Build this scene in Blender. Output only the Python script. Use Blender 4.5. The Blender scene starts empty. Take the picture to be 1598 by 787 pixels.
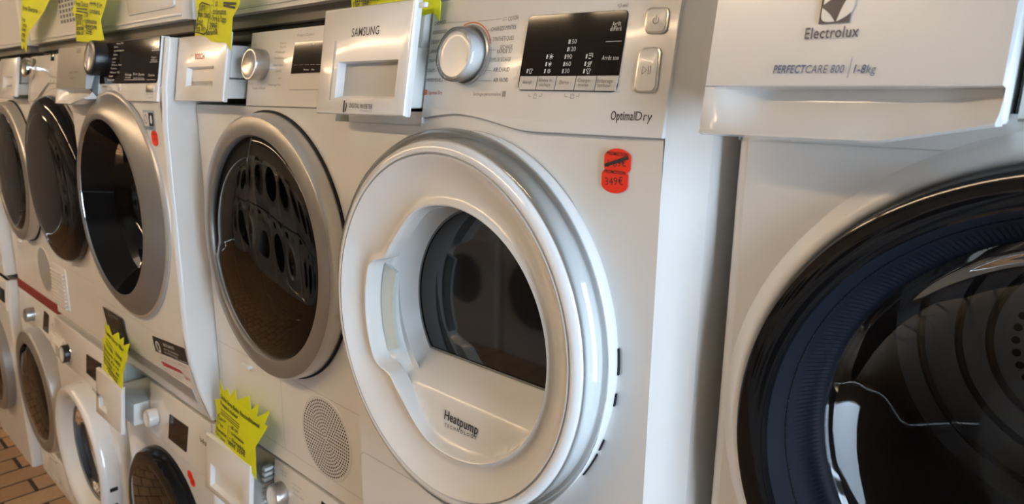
import bpy, bmesh, math, random
from mathutils import Vector, Matrix
random.seed(7)
scene = bpy.context.scene
COL = scene.collection
PI = math.pi

# ------------------------------------------------------------------ camera
CAM = Vector((0.91518557, -0.63679076, 1.60627))
YAW, PITCH, ROLL, F = math.radians(42.62867), math.radians(12.556033), math.radians(.6424694), 1076.141
fw = Vector((-math.sin(YAW)*math.cos(PITCH), math.cos(YAW)*math.cos(PITCH), -math.sin(PITCH)))
rt0 = Vector((math.cos(YAW), math.sin(YAW), 0)); up0 = rt0.cross(fw)
rt = rt0*math.cos(ROLL)+up0*math.sin(ROLL); up = -rt0*math.sin(ROLL)+up0*math.cos(ROLL)
cam_d = bpy.data.cameras.new('camera'); cam = bpy.data.objects.new('camera', cam_d); COL.objects.link(cam)
cam_d.sensor_width = 36; cam_d.lens = F/1598*36; cam_d.clip_start = .02
cam.matrix_world = Matrix(((rt.x, up.x, -fw.x, CAM.x), (rt.y, up.y, -fw.y, CAM.y), (rt.z, up.z, -fw.z, CAM.z), (0, 0, 0, 1)))
cam_d.dof.use_dof = True; cam_d.dof.focus_distance = .86; cam_d.dof.aperture_fstop = 8.5
scene.camera = cam
def at(u, v, Y):
    """point where the sight line of photo pixel (u, v) meets the vertical plane y = Y"""
    d = fw*F + rt*(u-799) + up*(393.5-v); t = (Y-CAM.y)/d.y
    return CAM + d*t

# ------------------------------------------------------------------ world, lights, exposure
world = bpy.data.worlds.new('sky'); scene.world = world; world.use_nodes = True
bg = world.node_tree.nodes['Background']; bg.inputs[0].default_value = (.72, .87, 1, 1); bg.inputs[1].default_value = 14.0
scene.view_settings.view_transform = 'Standard'; scene.view_settings.look = 'None'
scene.view_settings.gamma = 1; scene.view_settings.use_curve_mapping = False
scene.view_settings.exposure = 0.36
scene.cycles.use_denoising = True
TUBE = 34.0          # strength of the ceiling tubes
WX = 2.9             # shop window wall
pd = bpy.data.lights.new('window_portal', 'AREA'); pd.shape = 'RECTANGLE'; pd.size = 2.3; pd.size_y = 1.5
pd.cycles.is_portal = True
po = bpy.data.objects.new('window_portal', pd); COL.objects.link(po)
po.location = (WX+.02, -.4, 1.35); po.rotation_euler = (0, PI/2, 0)

# ------------------------------------------------------------------ materials
def nodes(name):
    m = bpy.data.materials.new(name); m.use_nodes = True
    nt = m.node_tree; return m, nt, nt.nodes['Principled BSDF']
def pm(name, c, rough=.4, metal=0., coat=0., var=.04, scale=30., bump=0., emit=0., spec=.5, aniso=False):
    m, nt, b = nodes(name)
    tc = nt.nodes.new('ShaderNodeTexCoord'); nz = nt.nodes.new('ShaderNodeTexNoise')
    nz.inputs['Scale'].default_value = scale; nz.inputs['Detail'].default_value = 4
    nt.links.new(tc.outputs['Object'], nz.inputs['Vector'])
    mx = nt.nodes.new('ShaderNodeMix'); mx.data_type = 'RGBA'
    mx.inputs[6].default_value = (*[x*(1-var) for x in c], 1); mx.inputs[7].default_value = (*[min(1, x*(1+var)) for x in c], 1)
    nt.links.new(nz.outputs['Fac'], mx.inputs[0]); nt.links.new(mx.outputs[2], b.inputs['Base Color'])
    b.inputs['Roughness'].default_value = rough; b.inputs['Metallic'].default_value = metal
    b.inputs['Coat Weight'].default_value = coat; b.inputs['Coat Roughness'].default_value = .08
    b.inputs['Specular IOR Level'].default_value = spec
    if bump:
        bp = nt.nodes.new('ShaderNodeBump'); bp.inputs['Strength'].default_value = bump; bp.inputs['Distance'].default_value = .002
        nt.links.new(nz.outputs['Fac'], bp.inputs['Height']); nt.links.new(bp.outputs[0], b.inputs['Normal'])
    if emit:
        b.inputs['Emission Color'].default_value = (*c, 1); b.inputs['Emission Strength'].default_value = emit
    return m
def thin_glass(name, tint, ior=1.5, rough=.01, gloss=1.0):
    m = bpy.data.materials.new(name); m.use_nodes = True; nt = m.node_tree; nt.nodes.clear()
    out = nt.nodes.new('ShaderNodeOutputMaterial'); mx = nt.nodes.new('ShaderNodeMixShader')
    tr = nt.nodes.new('ShaderNodeBsdfTransparent'); gl = nt.nodes.new('ShaderNodeBsdfGlossy'); fr = nt.nodes.new('ShaderNodeFresnel')
    tr.inputs[0].default_value = (*tint, 1); gl.inputs[0].default_value = (gloss, gloss, gloss, 1); gl.inputs['Roughness'].default_value = rough
    fr.inputs[0].default_value = ior
    nt.links.new(fr.outputs[0], mx.inputs[0]); nt.links.new(tr.outputs[0], mx.inputs[1]); nt.links.new(gl.outputs[0], mx.inputs[2])
    nt.links.new(mx.outputs[0], out.inputs[0]); return m
M = dict(
    white=pm('white_enamel', (.80, .79, .77), .28, coat=.3, var=.01),
    plastic=pm('white_plastic', (.80, .785, .76), .24, coat=.35, var=.01),
    gloss=pm('white_gloss_plastic', (.80, .795, .78), .12, coat=.6, var=.01),
    offwhite=pm('greyish_plastic', (.60, .585, .56), .4, var=.02),
    tank=pm('tank_plastic', (.82, .83, .81), .45, var=.02),
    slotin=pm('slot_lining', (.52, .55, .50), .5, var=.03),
    grey=pm('grey_print', (.30, .29, .28), .5), ink=pm('black_ink', (.025, .025, .028), .5), dimink=pm('soft_ink', (.16, .15, .145), .5),
    brown=pm('bronze_ink', (.085, .07, .075), .4), blue=pm('blue_ink', (.10, .13, .26), .5), orange=pm('orange_ink', (.72, .13, .03), .5),
    redink=pm('red_ink', (.5, .02, .03), .5), whiteink=pm('white_print', (.75, .75, .75), .5),
    black=pm('black_gloss', (.006, .006, .007), .07, coat=0, spec=.3, var=.1), blackp=pm('black_plastic', (.012, .012, .013), .3, var=.1),
    hole=pm('dark_recess', (.007, .006, .006), .8, var=.1), gap=pm('shadow_gap', (.42, .40, .38), .8, var=.1),
    display=pm('display_glass', (.014, .011, .010), .06, coat=0, spec=.28, var=.1),
    silver=pm('silver_paint', (.33, .315, .295), .36, metal=.6, var=.02), silver2=pm('silver_edge', (.62, .60, .57), .3, metal=.6, var=.02),
    chrome=pm('chrome', (.78, .77, .75), .1, metal=1, var=.01), brushed=pm('brushed_metal', (.55, .54, .52), .28, metal=.9, var=.03),
    aegsilver=pm('dark_silver_paint', (.25, .235, .22), .3, metal=.5, var=.03),
    navy=pm('navy_gasket', (.006, .008, .015), .5, spec=.15, var=.1), rubber=pm('grey_rubber', (.20, .20, .20), .6),
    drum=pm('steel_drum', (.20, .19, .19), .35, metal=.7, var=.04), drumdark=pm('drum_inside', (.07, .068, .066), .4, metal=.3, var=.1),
    bowl=thin_glass('clear_bowl_glass', (.84, .86, .89), 1.36), clear=thin_glass('clear_acrylic', (.9, .92, .93), 1.6, .03),
    dark=thin_glass('smoked_glass', (.30, .285, .27), 1.45), darker=thin_glass('dark_smoked_glass', (.10, .095, .09), 1.45),
    window=pm('dark_window_glass', (.012, .013, .015), .04, coat=.4, var=.1),
    yellow=pm('fluorescent_yellow_card', (.74, .78, .008), .6, var=.03, scale=12), red=pm('fluorescent_red_sticker', (.95, .035, .008), .5, var=.02),
    redpad=pm('red_pad', (.22, .02, .015), .7, var=.1), pad=pm('dark_rubber_pad', (.06, .055, .045), .7, var=.15),
    bluesticker=pm('blue_sticker', (.05, .12, .25), .4), stickwhite=pm('white_sticker', (.72, .70, .68), .45), stickblack=pm('black_sticker', (.012, .012, .013), .4),
    stickred=pm('red_sticker_print', (.5, .03, .05), .5), stickpale=pm('pale_blue_sticker', (.35, .47, .55), .4),
    plinth=pm('plinth_grey', (.16, .15, .13), .5), mint=pm('mint_white', (.66, .73, .70), .3, var=.01),
    tubelight=pm('lit_tube', (1, .75, .48), .4, emit=TUBE, var=.0), fixture=pm('fixture_white', (.8, .8, .78), .4),
)

# ------------------------------------------------------------------ mesh helpers
def link_mesh(name, verts, faces, mat, parent=None, warp=None, smooth=35):
    me = bpy.data.meshes.new(name)
    if warp: verts = [(x, y+warp(x, z), z) for x, y, z in verts]
    me.from_pydata([tuple(v) for v in verts], [], faces); me.validate(); me.materials.append(mat)
    bm = bmesh.new(); bm.from_mesh(me); bmesh.ops.recalc_face_normals(bm, faces=bm.faces); bm.to_mesh(me); bm.free()
    if smooth:
        me.polygons.foreach_set('use_smooth', [True]*len(me.polygons)); me.set_sharp_from_angle(angle=math.radians(smooth))
    o = bpy.data.objects.new(name, me); COL.objects.link(o)
    if parent: o.parent = parent
    return o
class G:
    """geometry collector"""
    def __init__(s): s.v = []; s.f = []
    def add(s, v, f):
        n = len(s.v); s.v += [tuple(p) for p in v]; s.f += [tuple(i+n for i in q) for q in f]; return s
    def bm(s, bm):
        bm.verts.ensure_lookup_table(); bm.verts.index_update()
        s.add([v.co[:] for v in bm.verts], [[v.index for v in f.verts] for f in bm.faces]); bm.free(); return s
    def box(s, x0, x1, y0, y1, z0, z1, r=0, seg=2):
        bm = bmesh.new(); bmesh.ops.create_cube(bm, size=1)
        for v in bm.verts: v.co = ((x0+x1)/2+v.co.x*(x1-x0), (y0+y1)/2+v.co.y*(y1-y0), (z0+z1)/2+v.co.z*(z1-z0))
        if r: bmesh.ops.bevel(bm, geom=bm.edges[:], offset=r, segments=seg, profile=.5, affect='EDGES')
        return s.bm(bm)
    def prism(s, pts, y0, y1, r=0, seg=2):
        """xz outline pulled from y0 (front) to y1"""
        bm = bmesh.new(); vs = [bm.verts.new((x, y0, z)) for x, z in pts]; f = bm.faces.new(vs)
        ex = bmesh.ops.extrude_face_region(bm, geom=[f])
        for e in ex['geom']:
            if isinstance(e, bmesh.types.BMVert): e.co.y = y1
        if r:
            ed = [e for e in bm.edges if all(abs(v.co.y-y0) < 1e-7 for v in e.verts)]
            bmesh.ops.bevel(bm, geom=ed, offset=r, segments=seg, profile=.5, affect='EDGES')
        return s.bm(bm)
    def lathe(s, prof, cx=0, cz=0, n=96, rmod=None):
        """profile of (r, y) spun about the y axis through (cx, cz)"""
        rows = []
        for k, (r, y) in enumerate(prof):
            if r < 1e-6: s.v.append((cx, y, cz)); rows.append([len(s.v)-1]*n); continue
            row = []
            for i in range(n):
                a = 2*PI*i/n; rr = r+(rmod(a, k) if rmod else 0)
                s.v.append((cx+rr*math.cos(a), y, cz+rr*math.sin(a))); row.append(len(s.v)-1)
            rows.append(row)
        for a, b in zip(rows, rows[1:]):
            for i in range(n):
                q = [a[i], a[(i+1) % n], b[(i+1) % n], b[i]]; u = []
                for w in q:
                    if w not in u: u.append(w)
                if len(u) > 2: s.f.append(tuple(u))
        return s
    def tube(s, pts, r, n=8):
        pts = [Vector(p) for p in pts]; rows = []
        for i, p in enumerate(pts):
            d = (pts[min(i+1, len(pts)-1)]-pts[max(i-1, 0)]).normalized()
            a = d.cross(Vector((0, 1, 0) if abs(d.y) < .9 else (1, 0, 0))).normalized(); b = d.cross(a)
            row = []
            for k in range(n):
                t = 2*PI*k/n; s.v.append(tuple(p+a*(r*math.cos(t))+b*(r*math.sin(t)))); row.append(len(s.v)-1)
            rows.append(row)
        for a, b in zip(rows, rows[1:]):
            for k in range(n): s.f.append((a[k], a[(k+1) % n], b[(k+1) % n], b[k]))
        s.f.append(tuple(rows[0])); s.f.append(tuple(rows[-1])); return s
    def ribbon(s, pts, y, w):
        """flat strip in the xz plane at depth y"""
        L = []; R = []
        for i, p in enumerate(pts):
            a = Vector(pts[max(i-1, 0)]); b = Vector(pts[min(i+1, len(pts)-1)]); d = (b-a).normalized(); nn = Vector((-d.y, d.x))*w/2
            L.append((p[0]+nn.x, y, p[1]+nn.y)); R.append((p[0]-nn.x, y, p[1]-nn.y))
        n = len(pts)
        return s.add(L+R, [(i, i+1, n+i+1, n+i) for i in range(n-1)])
    def build(s, name, mat, parent=None, warp=None, smooth=35):
        return link_mesh(name, s.v, s.f, M[mat] if isinstance(mat, str) else mat, parent, warp, smooth)

def rrect(x0, x1, z0, z1, r, n=5):
    p = []
    for cx, cz, a0 in ((x1-r, z1-r, 0), (x0+r, z1-r, 90), (x0+r, z0+r, 180), (x1-r, z0+r, 270)):
        for i in range(n+1):
            a = math.radians(a0+90*i/n); p.append((cx+r*math.cos(a), cz+r*math.sin(a)))
    return p
def tagged(o, label, cat, group=None):
    o['label'] = label; o['category'] = cat
    if group: o['group'] = group
    return o
def structure(o): o['kind'] = 'structure'; return o

# flat lettering turned into a mesh that lies on the plane y = Y (local), reading left to right seen from -y
def text_mesh(body, bold=0.0, shear=0.0):
    cu = bpy.data.curves.new('t', 'FONT'); cu.body = body; cu.size = 1; cu.offset = bold; cu.shear = shear; cu.resolution_u = 3; cu.space_character = 1.08
    o = bpy.data.objects.new('t', cu); COL.objects.link(o)
    me = bpy.data.meshes.new_from_object(o.evaluated_get(bpy.context.evaluated_depsgraph_get()))
    vs = [v.co.copy() for v in me.vertices]; fs = [list(p.vertices) for p in me.polygons]
    bpy.data.objects.remove(o); bpy.data.curves.remove(cu); bpy.data.meshes.remove(me)
    return vs, fs
class Machine:
    def __init__(s, name, label, cat, cx, y, z, warp=None, group=None):
        s.o = bpy.data.objects.new(name, None); COL.objects.link(s.o); s.o.location = (cx, y, z); s.o.empty_display_size = .1
        tagged(s.o, label, cat, group); s.warp = warp; s.cx, s.y, s.z = cx, y, z
    def put(s, g, name, mat, parent=None, smooth=35): return g.build(name, mat, parent or s.o, s.warp, smooth)
    def loc(s, u, v, yl):
        Y = s.y+yl
        for _ in range(6):
            p = at(u, v, Y); Y = s.y+yl+(s.warp(p.x-s.cx, p.z-s.z) if s.warp else 0)
        return p.x-s.cx, p.z-s.z
    def text(s, parent, name, items, yl, mat):
        o = s._text(parent, name, items, yl, mat)
        if len(items) > 1: o['kind'] = 'stuff'      # fine print
        return o
    def _text(s, parent, name, items, yl, mat):
        """items: (string, pixel of baseline start, pixel of baseline end, cap height in m, bold, shear) or local ((x,z),(x,z)) when tuple[0] is small"""
        g = G()
        for it in items:
            st, a, b, h = it[:4]; bold = it[4] if len(it) > 4 else 0; sh = it[5] if len(it) > 5 else 0
            if abs(a[0]) > 3 or abs(b[0]) > 3: a = s.loc(*a, yl); b = s.loc(*b, yl)
            vs, fs = text_mesh(st, bold, sh)
            if not vs: continue
            x0 = min(v.x for v in vs); x1 = max(v.x for v in vs)
            d = Vector((b[0]-a[0], b[1]-a[1])); W = d.length; d.normalize(); nn = Vector((-d.y, d.x))
            sx = W/(x1-x0); sy = h/.7
            g.add([(a[0]+d.x*(v.x-x0)*sx+nn.x*v.y*sy, yl, a[1]+d.y*(v.x-x0)*sx+nn.y*v.y*sy) for v in vs], fs)
        return g.build(name, mat, parent, s.warp, 0)

# ------------------------------------------------------------------ appliance building blocks (local: front plane y=0, back +y, base z=0)
def front_hole(g, x0, x1, z0, z1, cx, cz, r, y=0, n=64):
    """rectangle with a round opening"""
    outer = []; inner = []
    for i in range(n):
        a = 2*PI*(i+.5)/n; c, s_ = math.cos(a), math.sin(a)
        t = min(((x1-cx)/c if c > 0 else (x0-cx)/c) if abs(c) > 1e-9 else 9, ((z1-cz)/s_ if s_ > 0 else (z0-cz)/s_) if abs(s_) > 1e-9 else 9)
        outer.append((cx+c*t, y, cz+s_*t)); inner.append((cx+c*r, y, cz+s_*r))
    # corners
    vs = outer+inner; fs = [(i, (i+1) % n, n+(i+1) % n, n+i) for i in range(n)]
    cor = [(x0, z0), (x1, z0), (x1, z1), (x0, z1)]
    for qx, qz in cor:
        best = None
        for i in range(n):
            a, b = outer[i], outer[(i+1) % n]
            if abs(a[0]-b[0]) > 1e-6 and abs(a[2]-b[2]) > 1e-6 and abs((a[0] if abs(a[0]-qx) < abs(b[0]-qx) else b[0])-qx) < 1e-6:
                if abs((a[2] if abs(a[2]-qz) < abs(b[2]-qz) else b[2])-qz) < 1e-6: best = i
        if best is not None: vs.append((qx, y, qz)); fs.append((best, len(vs)-1, (best+1) % n))
    g.add(vs, fs)
def cabinet(m, zs, h=.85, w=.6, d=.56, cx_=.02, cy_=.02, hole=None, mat='white', z0=0., arcn=4, rows=10):
    """lower closed part up to the seam zs with a round opening, upper open-fronted part behind the control panel"""
    prof = [(-w/2, d)]
    for i in range(arcn+1):
        a = PI/2*i/arcn; prof.append((-w/2+cx_*(1-math.cos(a)), cy_*(1-math.sin(a))))
    prof += [(-x, y) for x, y in reversed(prof)]
    k = len(prof); fl = arcn+1     # index of the left end of the flat front
    g = G()
    zz = [z0+(zs-z0)*i/rows for i in range(rows+1)]+[zs+(h-zs)*i/4 for i in range(1, 5)]
    for z in zz: g.v += [(x, y, z) for x, y in prof]
    for j in range(len(zz)-1):
        for i in range(k-1):
            if i == fl: continue
            g.f.append((j*k+i, j*k+i+1, (j+1)*k+i+1, (j+1)*k+i))
    g.f.append(tuple(range(k))); n = (len(zz)-1)*k; g.f.append(tuple(n+i for i in range(k)))
    # back, slit open for nothing: one plain sheet
    g.add([(-w/2, d, z0), (w/2, d, z0), (w/2, d, h), (-w/2, d, h)], [(0, 1, 2, 3)])
    X = w/2-cx_
    if hole:
        hx, hz, hr = hole
        zb = hz-hr-.05
        for i in range(8):
            a = z0+(zb-z0)*i/8; b = z0+(zb-z0)*(i+1)/8
            g.add([(-X, 0, a), (X, 0, a), (X, 0, b), (-X, 0, b)], [(0, 1, 2, 3)])
        front_hole(g, -X, X, zb, zs, hx, hz, hr)
    else:
        for i in range(8):
            a = z0+(zs-z0)*i/8; b = z0+(zs-z0)*(i+1)/8
            g.add([(-X, 0, a), (X, 0, a), (X, 0, b), (-X, 0, b)], [(0, 1, 2, 3)])
    g.add([(-X, 0, zs), (X, 0, zs), (X, .05, zs), (-X, .05, zs)], [(0, 1, 2, 3)])
    return m.put(g, 'cabinet', mat)
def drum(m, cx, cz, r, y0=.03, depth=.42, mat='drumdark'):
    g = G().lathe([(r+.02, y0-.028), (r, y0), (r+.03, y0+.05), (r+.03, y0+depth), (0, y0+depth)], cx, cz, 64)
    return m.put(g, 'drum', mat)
def arch(xc, zs, za, hw, x0, x1, n=14):
    """panel edge running from x0 to x1 at height zs, rising to za over the door (half width hw), smooth feet"""
    pts = []
    for i in range(2*n+1):
        t = -1+i/n; x = xc+hw*t
        if x < x0 or x > x1: continue
        pts.append((x, zs+(za-zs)*(.5+.5*math.cos(PI*t))**.8))
    if not pts or pts[0][0] > x0+1e-4: pts = [(x0, zs if xc-hw > x0 else pts[0][1])]+pts
    if pts[-1][0] < x1-1e-4: pts = pts+[(x1, zs)]
    return pts
def panel(m, low, h, y=-.004, back=.012, mat='plastic', name='control_panel', top_r=.0):
    """control panel slab whose lower edge is the polyline low"""
    pts = [(low[0][0], h)]+list(low)+[(low[-1][0], h)]
    # cut into slices so that it can bend
    o = m.put(G().prism(pts, y, back, .0015), name, mat, smooth=30)
    gp = m.put(G().ribbon([(x, z-.001) for x, z in low], -.0006, .0018), 'panel_gap_shade', 'gap', o, 0)  # dark strip painted on as the shade of the seam under the panel
    return o
def sp(prof, k=6):
    """profile rounded off with a Catmull-Rom curve"""
    P = [prof[0]]+list(prof)+[prof[-1]]; out = []
    for i in range(1, len(P)-2):
        a, b, c, d = P[i-1:i+3]
        for j in range(k):
            t = j/k; out.append(tuple(max(0, .5*(2*b[q]+(c[q]-a[q])*t+(2*a[q]-5*b[q]+4*c[q]-d[q])*t*t+(3*b[q]-a[q]-3*c[q]+d[q])*t**3)) if q == 0 else .5*(2*b[q]+(c[q]-a[q])*t+(2*a[q]-5*b[q]+4*c[q]-d[q])*t*t+(3*b[q]-a[q]-3*c[q]+d[q])*t**3) for q in (0, 1)))
    return out+[prof[-1]]
def ring(m, name, mat, prof, cx, cz, parent=None, n=96, rmod=None, smooth=35):
    g = G().lathe(prof, cx, cz, n, rmod); k = getattr(m, 'oval', 1)      # some doors are a little taller than wide
    if k != 1: g.v = [(x, y, cz+(z-cz)*k) for x, y, z in g.v]
    return m.put(g, name, mat, parent, smooth)
def plate_recess(x0, x1, z0, z1, yf, th, rect, dep, r=.004, slope=.003):
    """drawer front with a pocket for the fingers"""
    g = G(); a0, a1, c0, c1 = rect
    ol = [(x0, z0), (x1, z0), (x1, z1), (x0, z1)]; il = [(a0, c0), (a1, c0), (a1, c1), (a0, c1)]; bl = [(a0+slope, c0+slope), (a1-slope, c0+slope), (a1-slope, c1-slope), (a0+slope, c1-slope)]
    sm = [(x0+r, z0+r), (x1-r, z0+r), (x1-r, z1-r), (x0+r, z1-r)]
    mid = [(x0+r*.3, z0+r*.3), (x1-r*.3, z0+r*.3), (x1-r*.3, z1-r*.3), (x0+r*.3, z1-r*.3)]
    loops = [[(x, yf+th, z) for x, z in ol], [(x, yf+r, z) for x, z in ol], [(x, yf+r*.3, z) for x, z in mid], [(x, yf, z) for x, z in sm], [(x, yf, z) for x, z in il], [(x, yf+dep, z) for x, z in bl]]
    for l in loops: g.v += l
    for j in range(len(loops)-1):
        for i in range(4): g.f.append((4*j+i, 4*j+(i+1) % 4, 4*j+4+(i+1) % 4, 4*j+4+i))
    g.f.append(tuple(4*(len(loops)-1)+i for i in range(4))); g.f.append((0, 1, 2, 3))
    return g
def knob(m, cx, cz, r, h, mat='brushed', cap='plastic', y=-.004, name='knob', capr=.82):
    k = ring(m, name, mat, [(r, y), (r, y-h*.85), (r*.95, y-h), (r*capr, y-h)], cx, cz, n=48)
    ring(m, 'knob_cap', cap, [(r*capr, y-h+.0003), (r*capr*.9, y-h*.93), (0, y-h*.9)], cx, cz, k, n=48)
    return k
def display(m, x0, x1, z0, z1, y=-.005, r=.004, mat='display', name='display', parent=None):
    return m.put(G().prism(rrect(x0, x1, z0, z1, r), y-.001, y+.002, .0006), name, mat, parent)
def sticker(m, name, mat, pts, y, parent=None): return m.put(G().prism(pts, y-.0006, y), name, mat, parent, 0)
def flap_lines(m, name, paths, y=-.0004, w=.0022, mat='gap', parent=None):
    g = G()
    for p in paths: g.ribbon(p, y, w)
    o = m.put(g, name, mat, parent, 0)
    if len(paths) > 1: o['kind'] = 'stuff'
    return o
def holes_disc(m, parent, cx, cz, rad, pitch, hr, y, name='vent_holes', mat='hole', n=6):
    g = G(); k = int(rad/pitch)
    for i in range(1, k+1):
        cnt = max(1, int(2*PI*i*pitch/pitch*.95))
        for j in range(cnt):
            a = 2*PI*j/cnt; x = cx+i*pitch*math.cos(a); z = cz+i*pitch*math.sin(a)
            b = len(g.v); g.v += [(x+hr*math.cos(2*PI*q/n), y, z+hr*math.sin(2*PI*q/n)) for q in range(n)]; g.f.append(tuple(range(b, b+n)))
    o = m.put(g, name, mat, parent, 0); o['kind'] = 'stuff'; return o

# ------------------------------------------------------------------ room
Z0, Z1 = .87, 1.735           # base height of the dryers and of the third tier
FY0, FY1, FX0, FX1, CZ = -3.12, .64, -7.0, WX, 2.75
def slab(name, x0, x1, y0, y1, z0, z1, mat): return structure(G().box(x0, x1, y0, y1, z0, z1).build(name, mat, smooth=0))
wallm = pm('plaster', (.36, .32, .28), .85, var=.05, scale=6, bump=.1); ceilm = pm('ceiling_paint', (.42, .39, .35), .9, var=.03, scale=5)
def grout_mat():
    return pm('dark_grout', (.035, .027, .02), .9, var=.2, scale=60)
tilem = [pm('brown_tile_%s' % k, c, .42, var=.22, scale=45, bump=.15) for k, c in (('tan', (.34, .21, .11)), ('sand', (.38, .25, .14)), ('rust', (.30, .18, .095)))]
floor = slab('floor', FX0, FX1, FY0, FY1, -.1, -.004, grout_mat())
tw, tl, tg = .128, .25, .015
base_tiles = []
for mt in tilem:
    o = G().box(-tw/2+tg/2, tw/2-tg/2, -tl/2+tg/2, tl/2-tg/2, -.012, 0, .003, 1).build('floor_tile', mt, None); base_tiles.append(o.data); bpy.data.objects.remove(o)
rest = G(); near = []
i = 0
x = FX0+tw/2
while x < FX1-tw/2:
    off = -.07 if i % 2 == 0 else -.07-tl/2
    k = 0; y = off-tl/2+4*tl
    while y > FY0+tl/2:
        if y < FY1-tl/2:
            if -3.9 < x < -1.6 and -1.3 < y < .0: near.append((x, y))
            else: rest.box(x-tw/2+tg/2, x+tw/2-tg/2, y-tl/2+tg/2, y+tl/2-tg/2, -.012, 0)
        y -= tl
    x += tw; i += 1
for x, y in near:
    o = bpy.data.objects.new('floor_tile', random.choice(base_tiles)); COL.objects.link(o); o.location = (x, y, 0); o.parent = floor
ro = rest.build('floor_tile_field', tilem[0], floor, smooth=0); ro['kind'] = 'stuff'
slab('wall_back', FX0, FX1, FY1, FY1+.1, 0, CZ, wallm); slab('wall_front', FX0, FX1, FY0-.1, FY0, 0, CZ, wallm)
slab('wall_left', FX0-.1, FX0, FY0-.1, FY1+.1, 0, CZ, wallm); slab('ceiling', FX0, FX1+.1, FY0-.1, FY1+.1, CZ, CZ+.1, ceilm)
wy0, wy1, wz0, wz1 = -1.15, .35, .2, 2.5
g = G().box(FX1, FX1+.1, FY0-.1, wy0, 0, CZ).box(FX1, FX1+.1, wy1, FY1+.1, 0, CZ).box(FX1, FX1+.1, wy0, wy1, 0, wz0).box(FX1, FX1+.1, wy0, wy1, wz1, CZ)
structure(g.build('wall_right', wallm, smooth=0))
wf = structure(G().box(FX1+.02, FX1+.08, wy0, wy0+.06, wz0, wz1).box(FX1+.02, FX1+.08, wy1-.06, wy1, wz0, wz1).box(FX1+.02, FX1+.08, wy0+.06, wy1-.06, wz0, wz0+.06).box(FX1+.02, FX1+.08, wy0+.06, wy1-.06, wz1-.06, wz1).box(FX1+.03, FX1+.07, -.43, -.37, wz0+.06, wz1-.06).build('window_1', 'offwhite', smooth=0))
for a, b in ((wy0+.06, -.43), (-.37, wy1-.06)): G().box(FX1+.048, FX1+.052, a, b, wz0+.06, wz1-.06).build('pane', 'bowl', wf, smooth=0)
for q, (lx, wh) in enumerate(((-.35, 'nearest the shop window'), (-1.95, 'second from the shop window'), (-3.55, 'third from the shop window'), (-5.15, 'farthest from the shop window'))):
    r = bpy.data.objects.new('ceiling_light', None); COL.objects.link(r); r.location = (lx, -1.86, CZ)
    tagged(r, 'warm fluorescent tube light on the ceiling, '+wh, 'lamp', 'ceiling tube lights')
    G().box(-.75, .75, -.06, .06, -.05, 0, .006).build('housing', 'fixture', r)
    for s_ in (-.03, .03): G().tube([(-.72, s_, -.068), (.72, s_, -.068)], .013, 10).build('tube', 'tubelight', r)

# ------------------------------------------------------------------ dryers, upper tier
LEAN = .17
def lean(zs): return lambda x, z: LEAN*max(0, z-zs)
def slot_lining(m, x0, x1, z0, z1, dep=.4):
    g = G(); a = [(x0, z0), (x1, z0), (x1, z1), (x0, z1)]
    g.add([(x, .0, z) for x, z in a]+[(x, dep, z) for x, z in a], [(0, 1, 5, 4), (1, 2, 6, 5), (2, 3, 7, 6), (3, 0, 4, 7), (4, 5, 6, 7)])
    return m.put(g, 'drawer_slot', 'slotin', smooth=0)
def sw_drawer(m, x0, x1, zt, zm, zb, y, mat, lipmat):
    """tank drawer with a flat face above and a finger scoop with a flaring lip below"""
    n = 24; g = G(); g2 = G()
    up_ = [(.03, zt), (.006, zt), (.0, zt-.005), (.0, zm+.001), (.002, zm), (.012, zm)]
    lo = [(.012, zm), (.024, zm-.002), (.025, zm-.012), (.014, zm-.028), (.0, zb+.003), (-.003, zb), (.004, zb-.002), (.03, zb-.002)]
    def loft(g, prof, scoop):
        for i in range(n+1):
            t = i/n; x = x0+(x1-x0)*t
            bul = .008*(1-(2*t-1)**2)
            f = min(1, max(0, (t-.02)/.22)); f = f*f*(3-2*f); e = min(1, max(0, (1-t)/.10)); f *= .6+.4*e
            rise = max(0, (t-.68)/.32)*.014 if scoop else 0
            for yy, z in prof:
                w = max(0, min(1, (zm-z)/(zm-zb))) if scoop else 0
                yl = yy*f if (scoop and yy > 0 and z > zb) else yy
                g.v.append((x, y+yl-(bul*w), z+rise*w))
        k = len(prof)
        for i in range(n):
            for j in range(k-1): g.f.append((i*k+j, (i+1)*k+j, (i+1)*k+j+1, i*k+j+1))
        for q in (0, n): g.f.append(tuple(q*k+j for j in range(k)))
    loft(g, up_, False); o = m.put(g, 'water_drawer', mat, smooth=25)
    loft(g2, lo, True); m.put(g2, 'handle_scoop', lipmat, o, smooth=25)
    m.put(G().box(x0+.003, x1-.003, y+.028, y+.3, zb+.012, zt-.004, .003), 'tank', 'tank', o)
    m.put(G().box(x0+.055, x0+(x1-x0)*.78, y+.0245, y+.029, zm-.007, zm-.0005), 'grip_slot', 'slotin', o)
    return o
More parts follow.
